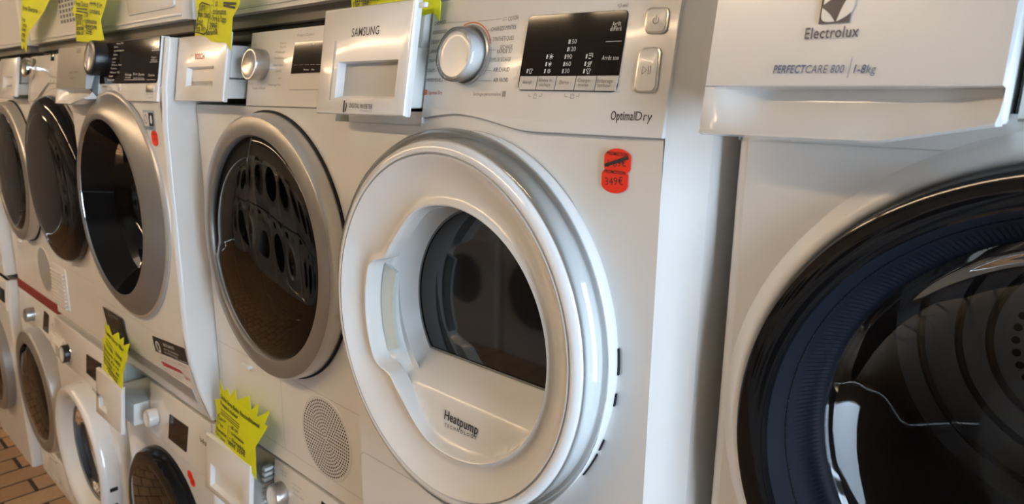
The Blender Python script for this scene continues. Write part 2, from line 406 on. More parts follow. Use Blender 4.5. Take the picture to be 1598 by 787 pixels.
# --- black-ringed dryer at the right
z = .72
m = Machine('tumble_dryer', 'white tumble dryer with large black porthole door, nearest on the right', 'dryer', .92, 0, Z0, lean(z))
cabinet(m, .729, hole=(-.005, .44, .245), cx_=.012, cy_=.012)
ring(m, 'door_surround', 'white', sp([(.2865, .001), (.2835, -.001), (.279, -.005), (.272, -.0095), (.266, -.0095), (.262, -.004), (.2605, .0)], 4), -.005, .44, n=128)
door = ring(m, 'door', 'black', [(.2615, .0), (.2625, -.016), (.2595, -.026), (.252, -.0295), (.240, -.030), (.2325, -.0285), (.2305, -.0225)], -.005, .44, n=160)
ring(m, 'ribbed_funnel', 'navy', [(.2306, -.023), (.226, -.009), (.2185, .010), (.209, .028), (.203, .040), (.199, .044)], -.005, .44, door, n=600, rmod=lambda a, k: (.0013 if int(round(a/(2*PI)*600)) % 2 else -.0007)*(0, .2, .6, 1, 1, .3)[k], smooth=60)
ring(m, 'glass_bowl', 'bowl', sp([(.2, .043), (.190, .052), (.172, .068), (.142, .086), (.09, .102), (0, .110)]), -.005, .44, door, n=96, smooth=60)
ring(m, 'bowl_edge', 'clear', [(.2, .043), (.196, .038), (.192, .043), (.194, .052)], -.005, .44, door, n=96)
ring(m, 'drum_collar', 'blackp', [(.222, .0), (.216, .05), (.206, .062), (.216, .08), (.235, .085)], -.005, .44, n=96)
dr = ring(m, 'drum', 'drum', [(.235, .085), (.25, .09), (.25, .42), (.235, .44), (.21, .445), (.205, .438), (.2, .445), (.165, .45), (.16, .443), (.155, .45), (.13, .455), (.125, .447), (.12, .455), (0, .46)], -.005, .44, n=96, smooth=40)
holes_disc(m, dr, -.005, .44, .105, .016, .0052, .4535, n=10)
slot_lining(m, -.298, -.085, .70, .85)
dw = sw_drawer(m, -.3, -.0855, .853, .748, .709, -.075, 'plastic', 'plastic')
m.text(dw, 'lettering', [('Electrolux', (1255, 61), (1339, 57), .0085, .008, 0)], -.0762, 'brown')
m.text(dw, 'model_lettering', [('PERFECT', (1206, 114), (1256, 114), .0062, .014, .15), ('CARE 800', (1256.5, 114), (1316, 114), .0062, 0, .15), ('1-8', (1331, 114), (1350, 114), .0062, .014, .15), ('kg', (1351, 114), (1366, 114), .0062, 0, .15), ('|', (1323, 114), (1326, 114), .012, -.01, .15)], -.0762, 'blue')
# square emblem with two leaf shapes cut out
ex, ez = m.loc(1305, 10, -.0762); es = .0125
g = G().prism([(ex-es*.9, ez-es), (ex+es*.9, ez-es), (ex+es*1.0, ez+es), (ex-es*.9, ez+es)], -.0764, -.076); em = m.put(g, 'emblem', 'brown', dw, 0)
def leaf(p, q, bend):
    p = Vector(p); q = Vector(q); d = q-p; nn = Vector((-d.y, d.x)); out = []
    for i in range(9): t = i/8; out.append(tuple(p+d*t+nn*(bend*math.sin(PI*t))))
    for i in range(7, 0, -1): t = i/8; out.append(tuple(p+d*t-nn*(bend*.15*math.sin(PI*t))))
    return out
for pq in (((ex-es*.78, ez-es*.05), (ex+es*.05, ez-es*.9), -.38), ((ex+es*.15, ez-es*.9), (ex+es*.85, ez+es*.9), -.3), ((ex-es*.75, ez+es*.15), (ex+es*.1, ez+es*.95), .34)):
    m.put(G().prism(leaf(*pq), -.0768, -.0763), 'emblem_leaf', 'plastic', em, 0)
pn = panel(m, arch(0, .712, .728, .24, -.083, .288), .853)
display(m, -.080, .26, .765, .842); knob(m, .0, .80, .032, .03, 'blackp', 'brushed')

# --- white dryer with the dish door
SX = .30; SY = -.041
m = Machine('tumble_dryer', 'white tumble dryer with white dish-shaped door and orange price stickers, second from right', 'dryer', SX, SY, Z0, lean(.70))
cabinet(m, .7178, hole=(.007, .465, .16), cx_=.035, cy_=.03, h=.856, arcn=1)
dcx, dcz = -.008, .450; hx, hz = .0, .4445; KZ = 1.06; m.oval = KZ
door = ring(m, 'door', 'gloss', [(.233, .0), (.2345, -.004), (.2345, -.012), (.2325, -.016), (.2275, -.0175), (.2265, -.0185), (.2255, -.040), (.2240, -.049), (.2195, -.0545), (.2130, -.0568), (.2108, -.0562), (.2102, -.0520), (.2088, -.0520), (.2080, -.0566)], dcx, dcz, n=160, smooth=40)
ring(m, 'clear_rim', 'clear', [(.2315, -.0165), (.2362, -.0225), (.2372, -.0300), (.2350, -.0400), (.2305, -.0475), (.2255, -.0500)], dcx, dcz, door, n=160, smooth=60)
m.oval = 1
def grip(a, amt):
    d = abs((a-PI-.03+PI) % (2*PI)-PI)
    def sm(t): t = max(0, min(1, t)); return t*t*(3-2*t)
    return amt*(-.014*sm((1.35-d)/.55)+.026*sm((.62-d)/.24))
# dish: from the groove circle to the lip of the off-centre opening
drows = [(0, 0, -.0566), (.05, 0, -.0552), (.2, 0, -.0485), (.4, 0, -.0428), (.6, 0, -.0392), (.75, 0, -.0382), (.85, 0, -.0392), (.92, 0, -.0428), (.97, 0, -.0452), (1.0, 0, -.0440)]
LIPR, n = .161, 160; g = G()
for t, _, y in drows:
    for i in range(n):
        a = 2*PI*i/n; r0 = .2080; r1 = LIPR+grip(a, 1)
        p0 = (dcx+r0*math.cos(a), dcz+r0*KZ*math.sin(a)); p1 = (hx+r1*math.cos(a), hz+r1*1.02*math.sin(a))
        g.v.append((p0[0]+(p1[0]-p0[0])*t, y, p0[1]+(p1[1]-p0[1])*t))
for j in range(len(drows)-1):
    for i in range(n): g.f.append((j*n+i, j*n+(i+1) % n, (j+1)*n+(i+1) % n, (j+1)*n+i))
dish = m.put(g, 'door_dish', 'plastic', door, 60)
wz = .454
# well of the door: wall that runs back to the window, flat shelf with a steep brow below
g = G()
secs = [(.161, -.044, 1, 0), (.160, -.040, 1, 0), (.158, -.020, .95, .1), (.1565, -.0165, .05, .12), (.155, -.010, 0, .2), (.150, .015, 0, .6), (.144, .038, 0, 1)]
def shelf(y):
    P = [(-.044, -.9), (-.0439, 1.1505), (-.036, 1.153), (-.0285, 1.163), (-.0235, 1.190), (-.0205, 1.2085), (-.017, 1.2155), (-.012, 1.2195), (.0, 1.226), (.038, 1.243)]
    for (a, b), (c, d) in zip(P, P[1:]):
        if y <= c: return b+(d-b)*(y-a)/(c-a)
    return P[-1][1]
ys = [-.044, -.040, -.036, -.031, -.0285, -.026, -.0235, -.022, -.0205, -.019, -.018, -.0155, -.012, -.006, 0, .01, .02, .038]
for y in ys:
    for (r0, y0, b0, c0), (r1, y1, b1, c1) in zip(secs, secs[1:]):
        if y <= y1+1e-9: t = (y-y0)/(y1-y0); r = r0+(r1-r0)*t; b = b0+(b1-b0)*t; q = c0+(c1-c0)*t; break
    qx, qz = hx+(dcx-hx)*q, hz+(wz-hz)*q
    for i in range(n):
        a = 2*PI*i/n; rr = r+grip(a, b); zz = qz+rr*(1.02-.02*q)*math.sin(a)
        g.v.append((qx+rr*math.cos(a), y, max(zz, shelf(y)-Z0)))
for j in range(len(ys)-1):
    for i in range(n): g.f.append((j*n+i, j*n+(i+1) % n, (j+1)*n+(i+1) % n, (j+1)*n+i))
well = m.put(g, 'door_well', 'plastic', door, 50)
wr = .1435
pts = [(dcx+wr*math.cos(2*PI*i/96), max(wz+wr*math.sin(2*PI*i/96), 1.243-Z0)) for i in range(96)]
m.put(G().prism(pts, .036, .04), 'window_glass', 'window', door, 0)
g = G()
for rr, yy in ((.1448, .0345), (.1408, .0345)):
    g.v += [(dcx+rr*math.cos(2*PI*i/96), yy, max(wz+rr*math.sin(2*PI*i/96), 1.243-Z0+(.001 if rr > .142 else .004))) for i in range(96)]
g.f = [(i, (i+1) % 96, 96+(i+1) % 96, 96+i) for i in range(96)]; m.put(g, 'window_seal', 'rubber', door, 0)
m.put(G().prism([(hx+(.1685 if k == 0 else .142)*math.cos(a), hz+(.1685 if k == 0 else .142)*math.sin(a)) for k, angs in ((0, [PI-.39+.8*i/10 for i in range(11)]), (1, [PI+.41-.8*i/10 for i in range(11)])) for a in angs], -.0215, -.0165), 'grip_back', 'mint', door, 0)
m.text(well, 'lettering', [('Heatpump', (697, 652), (749, 677), .0125, .012, 0), ('T E C H N O L O G Y', (699, 663), (748, 684), .0045, .01, 0)], -.021, 'ink')
for a0, a1 in ((-.02, .10), (-.17, -.11), (-.42, -.36), (-.60, -.45)):
    m.put(G().prism([(dcx+.2356*math.cos(a0+(a1-a0)*i/6), dcz+.2356*KZ*math.sin(a0+(a1-a0)*i/6)) for i in range(7)]+[(dcx+.2325*math.cos(a1-(a1-a0)*i/6), dcz+.2325*KZ*math.sin(a1-(a1-a0)*i/6)) for i in range(7)], -.0035, -.0005), 'hinge_gap', 'hole', door, 0)
slot_lining(m, -.298, -.098, .70, .853)
low = [(-.095, .703)]+[(x, zz) for x, zz in arch(-.03, .70, .7165, .13, -.094, .265)]
pn = panel(m, low, .856, back=.02)
P = -.0044
def pl(*it): return it
m.text(pn, 'programme_lettering', [
    ('CHEMISES', (677.5, 40), (696, 36.5), .0045), ('REPASSAGE', (675.5, 54), (697, 51), .0045), ('DÉLICATS', (673, 69), (690, 66.5), .0045), ('LAINE', (670.5, 83.5), (682, 82), .0045),
    ('DRAPS L.', (668.5, 98), (684, 97), .0045), ('DRAPS', (666.5, 113), (678, 112.5), .0045), ('IMPERMÉABLE', (665, 128), (691, 127.5), .0045),
    ('COTON', (793, 33), (808.5, 30), .0048), ('CHARGES MIXTES', (766, 49), (805, 45), .0048), ('SYNTHÉTIQUES', (769, 64.5), (801.5, 62), .0048),
    ('SÉCHAGE', (780, 77), (799.5, 75.5), .0045), ('RAPIDE 35\'', (775.5, 83.5), (799, 82.5), .0045), ('TEMPS DE SÉCHAGE', (764, 96.5), (796.5, 95.5), .0045),
    ('AIR CHAUD', (769.5, 112), (794.5, 111.5), .0048), ('AIR FROID', (769.5, 128), (792.5, 128), .0048), ('*(3 sec)', (963, 12), (980, 10), .0038)], P, 'dimink')
g = G()
for pa in (((697, 36), (732, 33), (732, 40)), ((745, 38), (747, 33), (783, 29.5)), ((757, 47.5), (764, 47)), ((762.5, 62.5), (767, 62)), ((764, 78), (774, 78)), ((760, 94), (763, 94)), ((756, 110), (767, 110)), ((744, 128), (746.5, 126), (767, 126)), ((680, 111), (686, 111)), ((692, 126), (702, 126)),
           ((785, 32), (787, 27.5), (791.5, 27), (791, 31), (785, 32))):
    g.ribbon([m.loc(*q, P) for q in pa], P, .0005)
m.put(g, 'dial_lines', 'grey', pn, 0)['kind'] = 'stuff'
kx, kz = m.loc(731, 86, -.004)
g = G()
def arcp(r, a0, a1, k=24): return [(kx+r*math.cos(math.radians(a0+(a1-a0)*i/k)), kz+r*math.sin(math.radians(a0+(a1-a0)*i/k))) for i in range(k+1)]
m.put(G().ribbon(arcp(.0385, 112, 18), P, .0014), 'orange_arc', 'orange', pn, 0); m.put(G().ribbon(arcp(.0385, 218, 226, 6), P, .0014), 'orange_arc', 'orange', pn, 0)
m.put(G().ribbon(arcp(.0385, 12, -40), P, .0007), 'grey_arc', 'grey', pn, 0)
kb = ring(m, 'knob', 'plastic', [(.0300, -.004), (.0300, -.022), (.0285, -.026), (.0265, -.0272), (.02, -.0268), (.0, -.0262)], kx, kz, n=64)
ring(m, 'knob_collar', 'brushed', [(.0362, -.004), (.0358, -.0068), (.034, -.0076), (.0325, -.007), (.030, -.006)], kx, kz, kb, n=64)
ring(m, 'knob_clear_rim', 'clear', [(.0302, -.006), (.0322, -.008), (.0328, -.024), (.0318, -.0285), (.0295, -.0298), (.0272, -.0288), (.0268, -.0274)], kx, kz, kb, n=64, smooth=60)
m.text(pn, 'orange_lettering', [('Optimal Dry', (668, 147.5), (690, 147), .0045)], P, 'orange')
ox, oz = m.loc(662.5, 148, P); m.put(G().prism(rrect(ox-.0005, ox+.0042, oz-.0002, oz+.0065, .0008), P, P+.001), 'orange_square', 'orange', pn, 0)
m.text(pn, 'grey_lettering', [('Séchage personnalisé', (738, 149), (781, 149.5), .0042)], P, 'grey')
ox, oz = m.loc(783, 151, P); m.put(G().prism(rrect(ox, ox+.0055, oz, oz+.0065, .0008), P, P+.001), 'grey_square', 'grey', pn, 0)
m.text(pn, 'model_lettering', [('Optimal', (952.5, 187), (989.5, 188), .0090, .012), ('Dry', (991, 188), (1016.5, 189), .0090, -.004)], P, 'ink')
# display glass and keys
c4 = [m.loc(*q, P) for q in ((827, 25), (982, 15), (962, 144), (808, 141))]
def quad_round(c, r=.004):
    out = []
    for i in range(4):
        p = Vector(c[i]); a = (Vector(c[i-1])-p).normalized(); b = (Vector(c[(i+1) % 4])-p).normalized()
        for t in (0, .25, .5, .75, 1): out.append(tuple(p+a*r*(1-t)**2+b*r*t**2))
    return out
dp = m.put(G().prism(quad_round(c4, .006), -.0058, -.003, .0005), 'display', 'display', None, 20)
x0 = (c4[3][0]); 
kk = [m.loc(*q, -.006) for q in ((812, 119), (966, 118), (961, 142), (808, 140))]
for i in range(5):
    t0, t1 = i/5+.004, (i+1)/5-.004
    L = lambda a, b, t: (a[0]+(b[0]-a[0])*t, a[1]+(b[1]-a[1])*t)
    m.put(G().prism([L(kk[0], kk[1], t0), L(kk[0], kk[1], t1), L(kk[3], kk[2], t1), L(kk[3], kk[2], t0)][::-1], -.0066, -.005, .0003), 'touch_key', 'offwhite', dp, 0)
KY = -.0069
m.text(dp, 'key_lettering', [('Anti-pli', (815, 131), (829, 131), .0042), ('Niveau de', (841, 127.5), (861, 127.5), .0036), ('séchage', (841, 134.5), (858.5, 134.5), .0036), ('Durée', (872.5, 131.5), (887, 131.5), .0042),
    ('Charges', (901.5, 128), (921, 128), .0038), ('mixtes', (902, 135), (917.5, 135), .0038), ('Eclairage', (932, 129), (956, 129), .0038), ('tambour', (931.5, 136), (953, 136), .0038)], KY, 'dimink')
DY = -.0062
m.text(dp, 'screen_lettering', [('Arrêt', (955.5, 41), (969, 39.5), .0046), ('différé', (952, 48.5), (969.5, 47.5), .0046), ('Arrêt son', (939, 93.5), (965, 93.5), .0046),
    ('150', (889.5, 68.5), (899.5, 68), .0046), ('120', (888, 80), (898, 79.5), .0046), ('90', (884.5, 92), (892, 91.5), .0046), ('60', (882.5, 103), (890.5, 103), .0046), ('30', (881, 114), (888, 114), .0046)], DY, 'whiteink')
g = G()
for u, v in ((888, 65), (886, 77), (882, 88.5), (880, 100), (878, 111), (853.5, 88.5), (852, 100), (850, 111), (915, 88), (913, 99.5), (911, 111), (822.5, 111)):
    a, b = m.loc(u, v, DY); g.prism([(a-.0008, b-.0022), (a+.0008, b-.0022), (a+.0012, b+.0022), (a-.0004, b+.0022)], DY, DY+.0005)
for q, (u, v) in enumerate(((860, 88.5), (858, 100), (856.5, 111))):
    a, b = m.loc(u, v, DY); r0 = (.0016, .0013, .0012)[q]
    for i in range(8):
        t = i*PI/4; g.ribbon([(a+r0*1.35*math.cos(t), b+r0*1.35*math.sin(t)), (a+r0*2.1*math.cos(t), b+r0*2.1*math.sin(t))], DY, .0006)
    ca = [(a+r0*math.cos(2*PI*i/14), b+r0*math.sin(2*PI*i/14)) for i in range(15)]
    if q < 2: g.prism(ca[:-1], DY, DY+.0005)
    else: g.ribbon(ca, DY, .0006)
def shirt(a, b, s_=.0026): return [(a+x*s_, b+y*s_) for x, y in ((-.5, -1), (.5, -1), (.5, .3), (.9, .1), (1.1, .6), (.45, 1), (.2, .8), (-.2, .8), (-.45, 1), (-1.1, .6), (-.9, .1), (-.5, .3), (-.5, -1))]
for u, v in ((828, 111), (918, 111)): g.ribbon(shirt(*m.loc(u, v, DY)), DY, .0007)
a, b = m.loc(921, 88, DY); g.ribbon([(a-.002, b+.003), (a+.003, b+.003), (a+.003, b-.001)], DY, .0008).ribbon([(a-.002, b+.001), (a+.002, b+.001)], DY, .0009).ribbon([(a-.002, b-.002), (a+.001, b-.002)], DY, .0009)
a, b = m.loc(920, 100, DY); g.ribbon(shirt(a, b, .0022), DY, .0007).ribbon([(a-.003, b-.003), (a+.003, b+.003)], DY, .0007)
g.ribbon([m.loc(945.5, 65, DY), m.loc(970, 64, DY)], DY, .0005)
m.put(g, 'screen_symbols', 'whiteink', dp, 0)['kind'] = 'stuff'
g = G()
for u0, u1, um in ((824.5, 845, 835), (881, 903.5, 893)):
    a = m.loc(u0, 150.5, P); b = m.loc(u1, 150.5, P); c = m.loc(um, 150, P)
    g.ribbon([(a[0], a[1]+.003), a, (a[0]+.004, a[1])], P, .0005).ribbon([(b[0], b[1]+.003), b, (b[0]-.004, b[1])], P, .0005)
    g.ribbon([(c[0]-.0022, c[1]-.0022), (c[0]+.0022, c[1]-.0022), (c[0]+.0022, c[1]+.001), (c[0]-.0022, c[1]+.001), (c[0]-.0022, c[1]-.0022)], P, .0006).ribbon([(c[0]-.0014, c[1]+.001), (c[0]-.001, c[1]+.003), (c[0]+.001, c[1]+.003), (c[0]+.0014, c[1]+.001)], P, .0005)
m.put(g, 'lock_symbols', 'dimink', pn, 0)['kind'] = 'stuff'
# two framed push buttons
for cs, nm in ((((1010, 12), (1047, 11), (1042, 52), (1006, 53)), 'power_button'), (((999, 75), (1034, 73), (1026, 145), (989, 145)), 'start_button')):
    c = [m.loc(*q, P) for q in cs]
    bx = m.put(G().prism(quad_round(c, .007), -.0062, -.003, .0006), nm, 'brushed', None, 25)
    cc = Vector((sum(p[0] for p in c)/4, sum(p[1] for p in c)/4)); ins = [tuple(cc+(Vector(p)-cc)*Vector((.84, .88 if nm[0] == 'p' else .93)).xx if False else cc+Vector(((p[0]-cc.x)*.84, (p[1]-cc.y)*(.86 if nm[0] == 'p' else .92)))) for p in c]
    m.put(G().prism(quad_round(ins, .006), -.0072, -.005, .0008), 'button_face', 'white', bx, 25)
    g = G(); Yb = -.0075
    if nm[0] == 'p':
        g.ribbon([(cc.x+.0032*math.cos(t), cc.y+.0032*math.sin(t)) for t in [math.radians(125+290*i/20) for i in range(21)]], Yb, .0006).ribbon([(cc.x, cc.y), (cc.x+.0003, cc.y+.0045)], Yb, .0006)
    else:
        g.ribbon([(cc.x-.005, cc.y-.004), (cc.x-.005, cc.y+.004), (cc.x, cc.y), (cc.x-.005, cc.y-.004)], Yb, .0006)
        for q in (.002, .004): g.ribbon([(cc.x+q, cc.y-.004), (cc.x+q, cc.y+.004)], Yb, .0006)
    m.put(g, 'button_symbol', 'dimink', bx, 0)['kind'] = 'stuff'
# tank drawer, pulled out a little
DYF = -.046
dw = m.put(plate_recess(-.284, -.081, .712, .856, DYF, .012, (-.236, -.102, .7345, .783), .03, .006, .006), 'water_drawer', 'plastic', None, 30)
m.put(G().box(-.276, -.099, DYF+.012, .2, .722, .80, .004), 'tank', 'tank', dw)
m.put(G().box(-.270, -.1005, -.012, .2, .798, .846, .004), 'tank_lid', 'tank', dw)
m.put(G().box(-.085, -.0695, DYF+.006, DYF+.012, .845, .851, .001), 'drawer_hook', 'tank', dw)
m.text(dw, 'brand_lettering', [('SAMSUNG', (548.5, 57.5), (591, 53.5), .0112, .003)], DYF-.0004, 'ink')
m.text(dw, 'inverter_lettering', [('DIGITAL INVERTER', (545, 168), (580.5, 170.5), .0060, .004), ('T E C H N O L O G Y', (561, 174), (580, 175.5), .0024, .0)], DYF-.0004, 'ink')
a, b = m.loc(538.5, 166, DYF); m.put(G().prism([(a-.004, b-.008), (a-.001, b-.008), (a-.001, b+.008), (a-.004, b+.008)], DYF-.0005, DYF).prism([(a, b-.008), (a+.003, b-.006), (a+.0042, b), (a+.003, b+.004), (a+.001, b+.0055), (a+.0022, b), (a+.001, b-.004)], DYF-.0005, DYF), 'inverter_emblem', 'ink', dw, 0)['kind'] = 'stuff'
m.put(G().box(-.2485, -.2440, DYF-.0006, DYF+.001, .731, .812, .0015), 'level_window', 'offwhite', dw)
flap_lines(m, 'filter_cover_seam', [rrect(-.266, -.06, .02, .169, .012)+[(-.06, .157)]], y=-.0005, w=.0025, mat='offwhite')
def promo(m, c, up_=True, parent=None, y=0, first='69', second='349'):
    """two overlapping orange price stickers"""
    pass
def hexa(cx, cz, w, h):
    out = []
    for i in range(28):
        a = 2*PI*i/28; x = math.cos(a); zz = math.sin(a); x = max(-.86, min(.86, x)); out.append((cx+x/.86*w, cz+zz*h))
    return out
for k, (u, v, s1, s2, bars) in enumerate(((964, 253, None, '1 69€', True), (960, 281, None, '349€', False))):
    a, b = m.loc(u, v, 0); st = sticker(m, 'price_sticker', 'red', hexa(a, b, .0163, .0138), -.0003-.0005*k)
    yt = -.0011-.0005*k
    m.text(st, 'print', [('PROMOTION', (a-.0128, b+.0068), (a+.0128, b+.0062), .0035, .02), (s2, (a-.011, b-.006), (a+.011, b-.004), .008, -.005)], yt, 'ink')
    if bars: m.put(G().ribbon([(a-.0150, b-.0045), (a+.0135, b+.0055)], yt-.0002, .0036), 'crossing_out', 'ink', st, 0)
for ob in bpy.data.objects:
    if ob.parent == well and ob.name.startswith('lettering'):
        for v in ob.data.vertices:
            zz = v.co.z+Z0
            v.co.y = (-.0285+.005*(zz-1.163)/.027 if zz < 1.190 else -.0235+.003*(zz-1.190)/.0185)-.0012

# --- silver-ringed dryers (three of them share one design)
def silver_dryer(label, cx, y, zb, drawer=None, seam_z=.718, pads=True):
    m = Machine('tumble_dryer', label, 'dryer', cx, y, zb, lean(seam_z))
    cabinet(m, seam_z-.001, hole=(.018, .456, .185), cx_=.01, cy_=.01, w=.583)
    dx, dz = .018, .456; m.oval = 1.06
    door = ring(m, 'door', 'silver2', [(.2365, .0), (.2370, -.008), (.2355, -.026), (.2330, -.032), (.231, -.034)], dx, dz, n=128)
    ring(m, 'door_gap', 'hole', [(.2405, -.0005), (.2405, -.004), (.236, -.004)], dx, dz, door, n=96)
    ring(m, 'door_ring', 'silver', [(.231, -.034), (.2295, -.0352), (.205, -.0385), (.200, -.0375), (.1975, -.034), (.197, -.026)], dx, dz, door, n=128)
    ring(m, 'door_back', 'hole', [(.198, -.026), (.194, -.022), (.148, -.018)], dx, dz, door, n=96)
    def cut2(a, k):
        d = math.degrees(a) % 360; t = min(max(0, min(1, (d-92)/3)), max(0, min(1, (192-d)/10))); return -.040*t*max(0, 1-k/16)**1.1
    ring(m, 'door_glass', 'dark', sp([(.1965, -.032), (.190, -.0365), (.165, -.042), (.10, -.048), (0, -.051)], 5), dx, dz, door, n=240, rmod=cut2, smooth=60)
    g = G(); pts = []
    for d in range(92, 194, 2):
        a = math.radians(d); t = min(max(0, min(1, (d-92)/3)), max(0, min(1, (192-d)/10))); r = .1965-.040*t
        pts.append((dx+r*math.cos(a), -.0325, dz+1.06*r*math.sin(a)))
    g.tube(pts, .0016, 6); m.put(g, 'grip_edge', 'chrome', door)
    ring(m, 'door_bowl', 'bowl', sp([(.176, -.018), (.168, .02), (.15, .07), (.10, .10), (0, .11)]), dx, dz, door, n=72, smooth=60)
    ring(m, 'drum_gasket', 'rubber', [(.19, .0), (.186, .02), (.178, .035), (.19, .05)], dx, dz, n=72)
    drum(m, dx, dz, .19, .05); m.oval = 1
    # plinth with flap, seam and round fan grille
    flap_lines(m, 'plinth_seams', [[(-.28, .196), (.28, .196)], [(-.003, .196), (-.003, .034)], [(-.28, .032), (.28, .032)], [(-.27, .19), (-.27, .036)]], w=.0018, mat='offwhite')
    gr = ring(m, 'fan_grille', 'plastic', [(.083, .0), (.082, -.0012), (0, -.0012)], .155, .112, n=64)
    holes_disc(m, gr, .155, .112, .079, .0062, .0021, -.0016)
    m.put(G().box(-.155, -.120, -.010, .0, .172, .180, .001), 'flap_tab', 'tank')
    for zz in (.335, .42): m.put(G().box(.262, .268, -.012, .0, zz, zz+.014, .001), 'hinge_slot', 'hole')
    sx = -.062
    if drawer != 'right':
        slot_lining(m, -.283, sx, seam_z, .848)
        pn = panel(m, [(sx+.002, seam_z), (.281, seam_z)], .85)
        x0, x1 = -.284, -.068
    else:
        slot_lining(m, .062, .283, seam_z, .848)
        pn = panel(m, [(-.281, seam_z), (.06, seam_z)], .85)
        x0, x1 = .068, .284
    pull = -.046 if drawer else -.004
    dw = m.put(plate_recess(x0, x1, seam_z+.006, .85, pull, .01, (x0+.05, x1-.045, seam_z+.034, seam_z+.072), .022, .004, .008), 'water_drawer', 'plastic', None, 30)
    m.put(G().box(x0+.01, x1-.012, pull+.01, .2, seam_z+.012, seam_z+.048, .003), 'tank', 'tank', dw)
    m.put(G().box(x0+.01, x1-.02, pull+.02, .2, seam_z+.05, seam_z+.11, .003), 'tank_lid', 'tank', dw)
    return m, pn, dw, pull
m, pn, dw, pull = silver_dryer('white tumble dryer with wide silver door ring and round fan grille, third from right', -.292, 0, Z0, 'left')
m.text(dw, 'brand_lettering', [('BOSCH', (304, 92.5), (318.5, 92), .0105, .02)], pull-.0005, 'redink')
a, b = m.loc(299, 90, pull); m.put(G().ribbon([(a+.005*math.cos(i*PI/8), b+.005*math.sin(i*PI/8)) for i in range(17)], pull-.0006, .0012), 'brand_emblem', 'grey', dw, 0)
kx, kz = m.loc(409, 101, -.004)
knob(m, kx, kz, .028, .026, 'brushed', 'brushed', capr=.86)
c = [m.loc(*q, -.005) for q in ((461, 66), (520, 62), (520, 112), (454, 115))]
d_ = m.put(G().prism(c[::-1], -.0058, -.003, .0005), 'display', 'display', None, 20)
c = [m.loc(*q, -.005) for q in ((453, 116), (520, 113), (520, 140), (451, 140))]
m.put(G().prism(c[::-1], -.0054, -.003, .0005), 'key_strip', 'offwhite', None, 20)
m.text(pn, 'programme_lettering', [('Pompe à Chaleur', (464, 57), (490, 55), .0045), ('Coton', (437, 69), (447, 68.5), .004), ('Synthét.', (437, 75), (447, 74.5), .004), ('Mélangé', (430, 83), (445, 82.5), .004), ('Serviettes', (428, 92), (443, 92), .004), ('Extra Court', (427, 103), (441, 103), .004), ('Laine', (430, 112), (439, 112), .004), ('Air', (434, 124), (439, 124), .004), ('Repassage Plus', (419, 134), (438, 134), .004), ('Sous-vêt.', (388, 72), (400, 71), .004), ('Coton', (387, 78), (397, 77), .004), ('Sport', (385, 85), (392, 84), .004), ('Minuterie', (381, 132), (395, 132), .004), ('Linge délicat', (394, 139), (414, 139), .004)], -.0046, 'grey')
m.text(d_, 'screen_lettering', [('Start', (484, 70), (490, 70), .003), ('— — — — —', (458, 103), (500, 102), .004), ('Reset', (474, 110), (482, 110), .003), ('Fin', (486, 110), (490, 110), .003)], -.0062, 'whiteink')

# --- dark-silver-ringed dryer with the large black display, standing proud of its neighbours
def bow(x, z):
    t = max(0, (.25-z)/.25); return LEAN*max(0, z-.72)+.045*t*t
m = Machine('tumble_dryer', 'white tumble dryer with large black display and dark silver porthole, standing proud of its neighbours', 'dryer', -.885, -.066, Z0, bow)
cabinet(m, .752, hole=(.007, .468, .21), cx_=.009, cy_=.009)
dx, dz = .008, .472
door = ring(m, 'door', 'silver2', [(.272, .0), (.2725, -.004), (.270, -.0075), (.2655, -.009), (.2635, -.0085)], dx, dz, n=128)
ring(m, 'door_ring', 'aegsilver', [(.2635, -.0085), (.258, -.0125), (.240, -.0245), (.222, -.0320), (.212, -.0345), (.2085, -.0335), (.2075, -.031)], dx, dz, door, n=128)
ring(m, 'chrome_line', 'chrome', [(.2078, -.0315), (.2068, -.0295), (.2065, -.027)], dx, dz, door, n=128)
ring(m, 'funnel', 'black', [(.2066, -.028), (.198, -.005), (.184, .025), (.176, .040)], dx, dz, door, n=128)
ring(m, 'glass_bowl', 'dark', sp([(.1765, .038), (.170, .05), (.155, .08), (.12, .105), (.06, .12), (0, .123)]), dx, dz, door, n=96, smooth=60)
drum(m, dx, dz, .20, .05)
slot_lining(m, -.29, -.066, .70, .85)
dw = sw_drawer(m, -.298, -.066, .852, .748, .712, -.034, 'silver', 'plastic')
m.text(dw, 'brand_lettering', [('AEG', (119, 84), (126, 82), .012, .01)], -.0352, 'brown')
m.text(dw, 'model_lettering', [('8000 SERIES', (108, 115), (122, 114), .005), ('AbsoluteCare', (108, 123), (118, 122.5), .005)], -.0352, 'brown')
pn = panel(m, arch(-.04, .722, .755, .17, -.063, .284), .853, y=-.004)
dp = m.put(G().prism([(-.062, .7595), (.275, .7595), (.281, .766), (.283, .852), (-.062, .852)][::-1], -.0062, -.002, .0005), 'display', 'display', None, 20)
kx, kz = m.loc(160, 91, -.006)
kb = ring(m, 'knob', 'blackp', [(.040, -.006), (.040, -.03), (.038, -.034), (.031, -.035)], kx, kz, n=48)
ring(m, 'knob_cap', 'brushed', [(.031, -.0345), (.028, -.033), (0, -.0325)], kx, kz, kb, n=48)
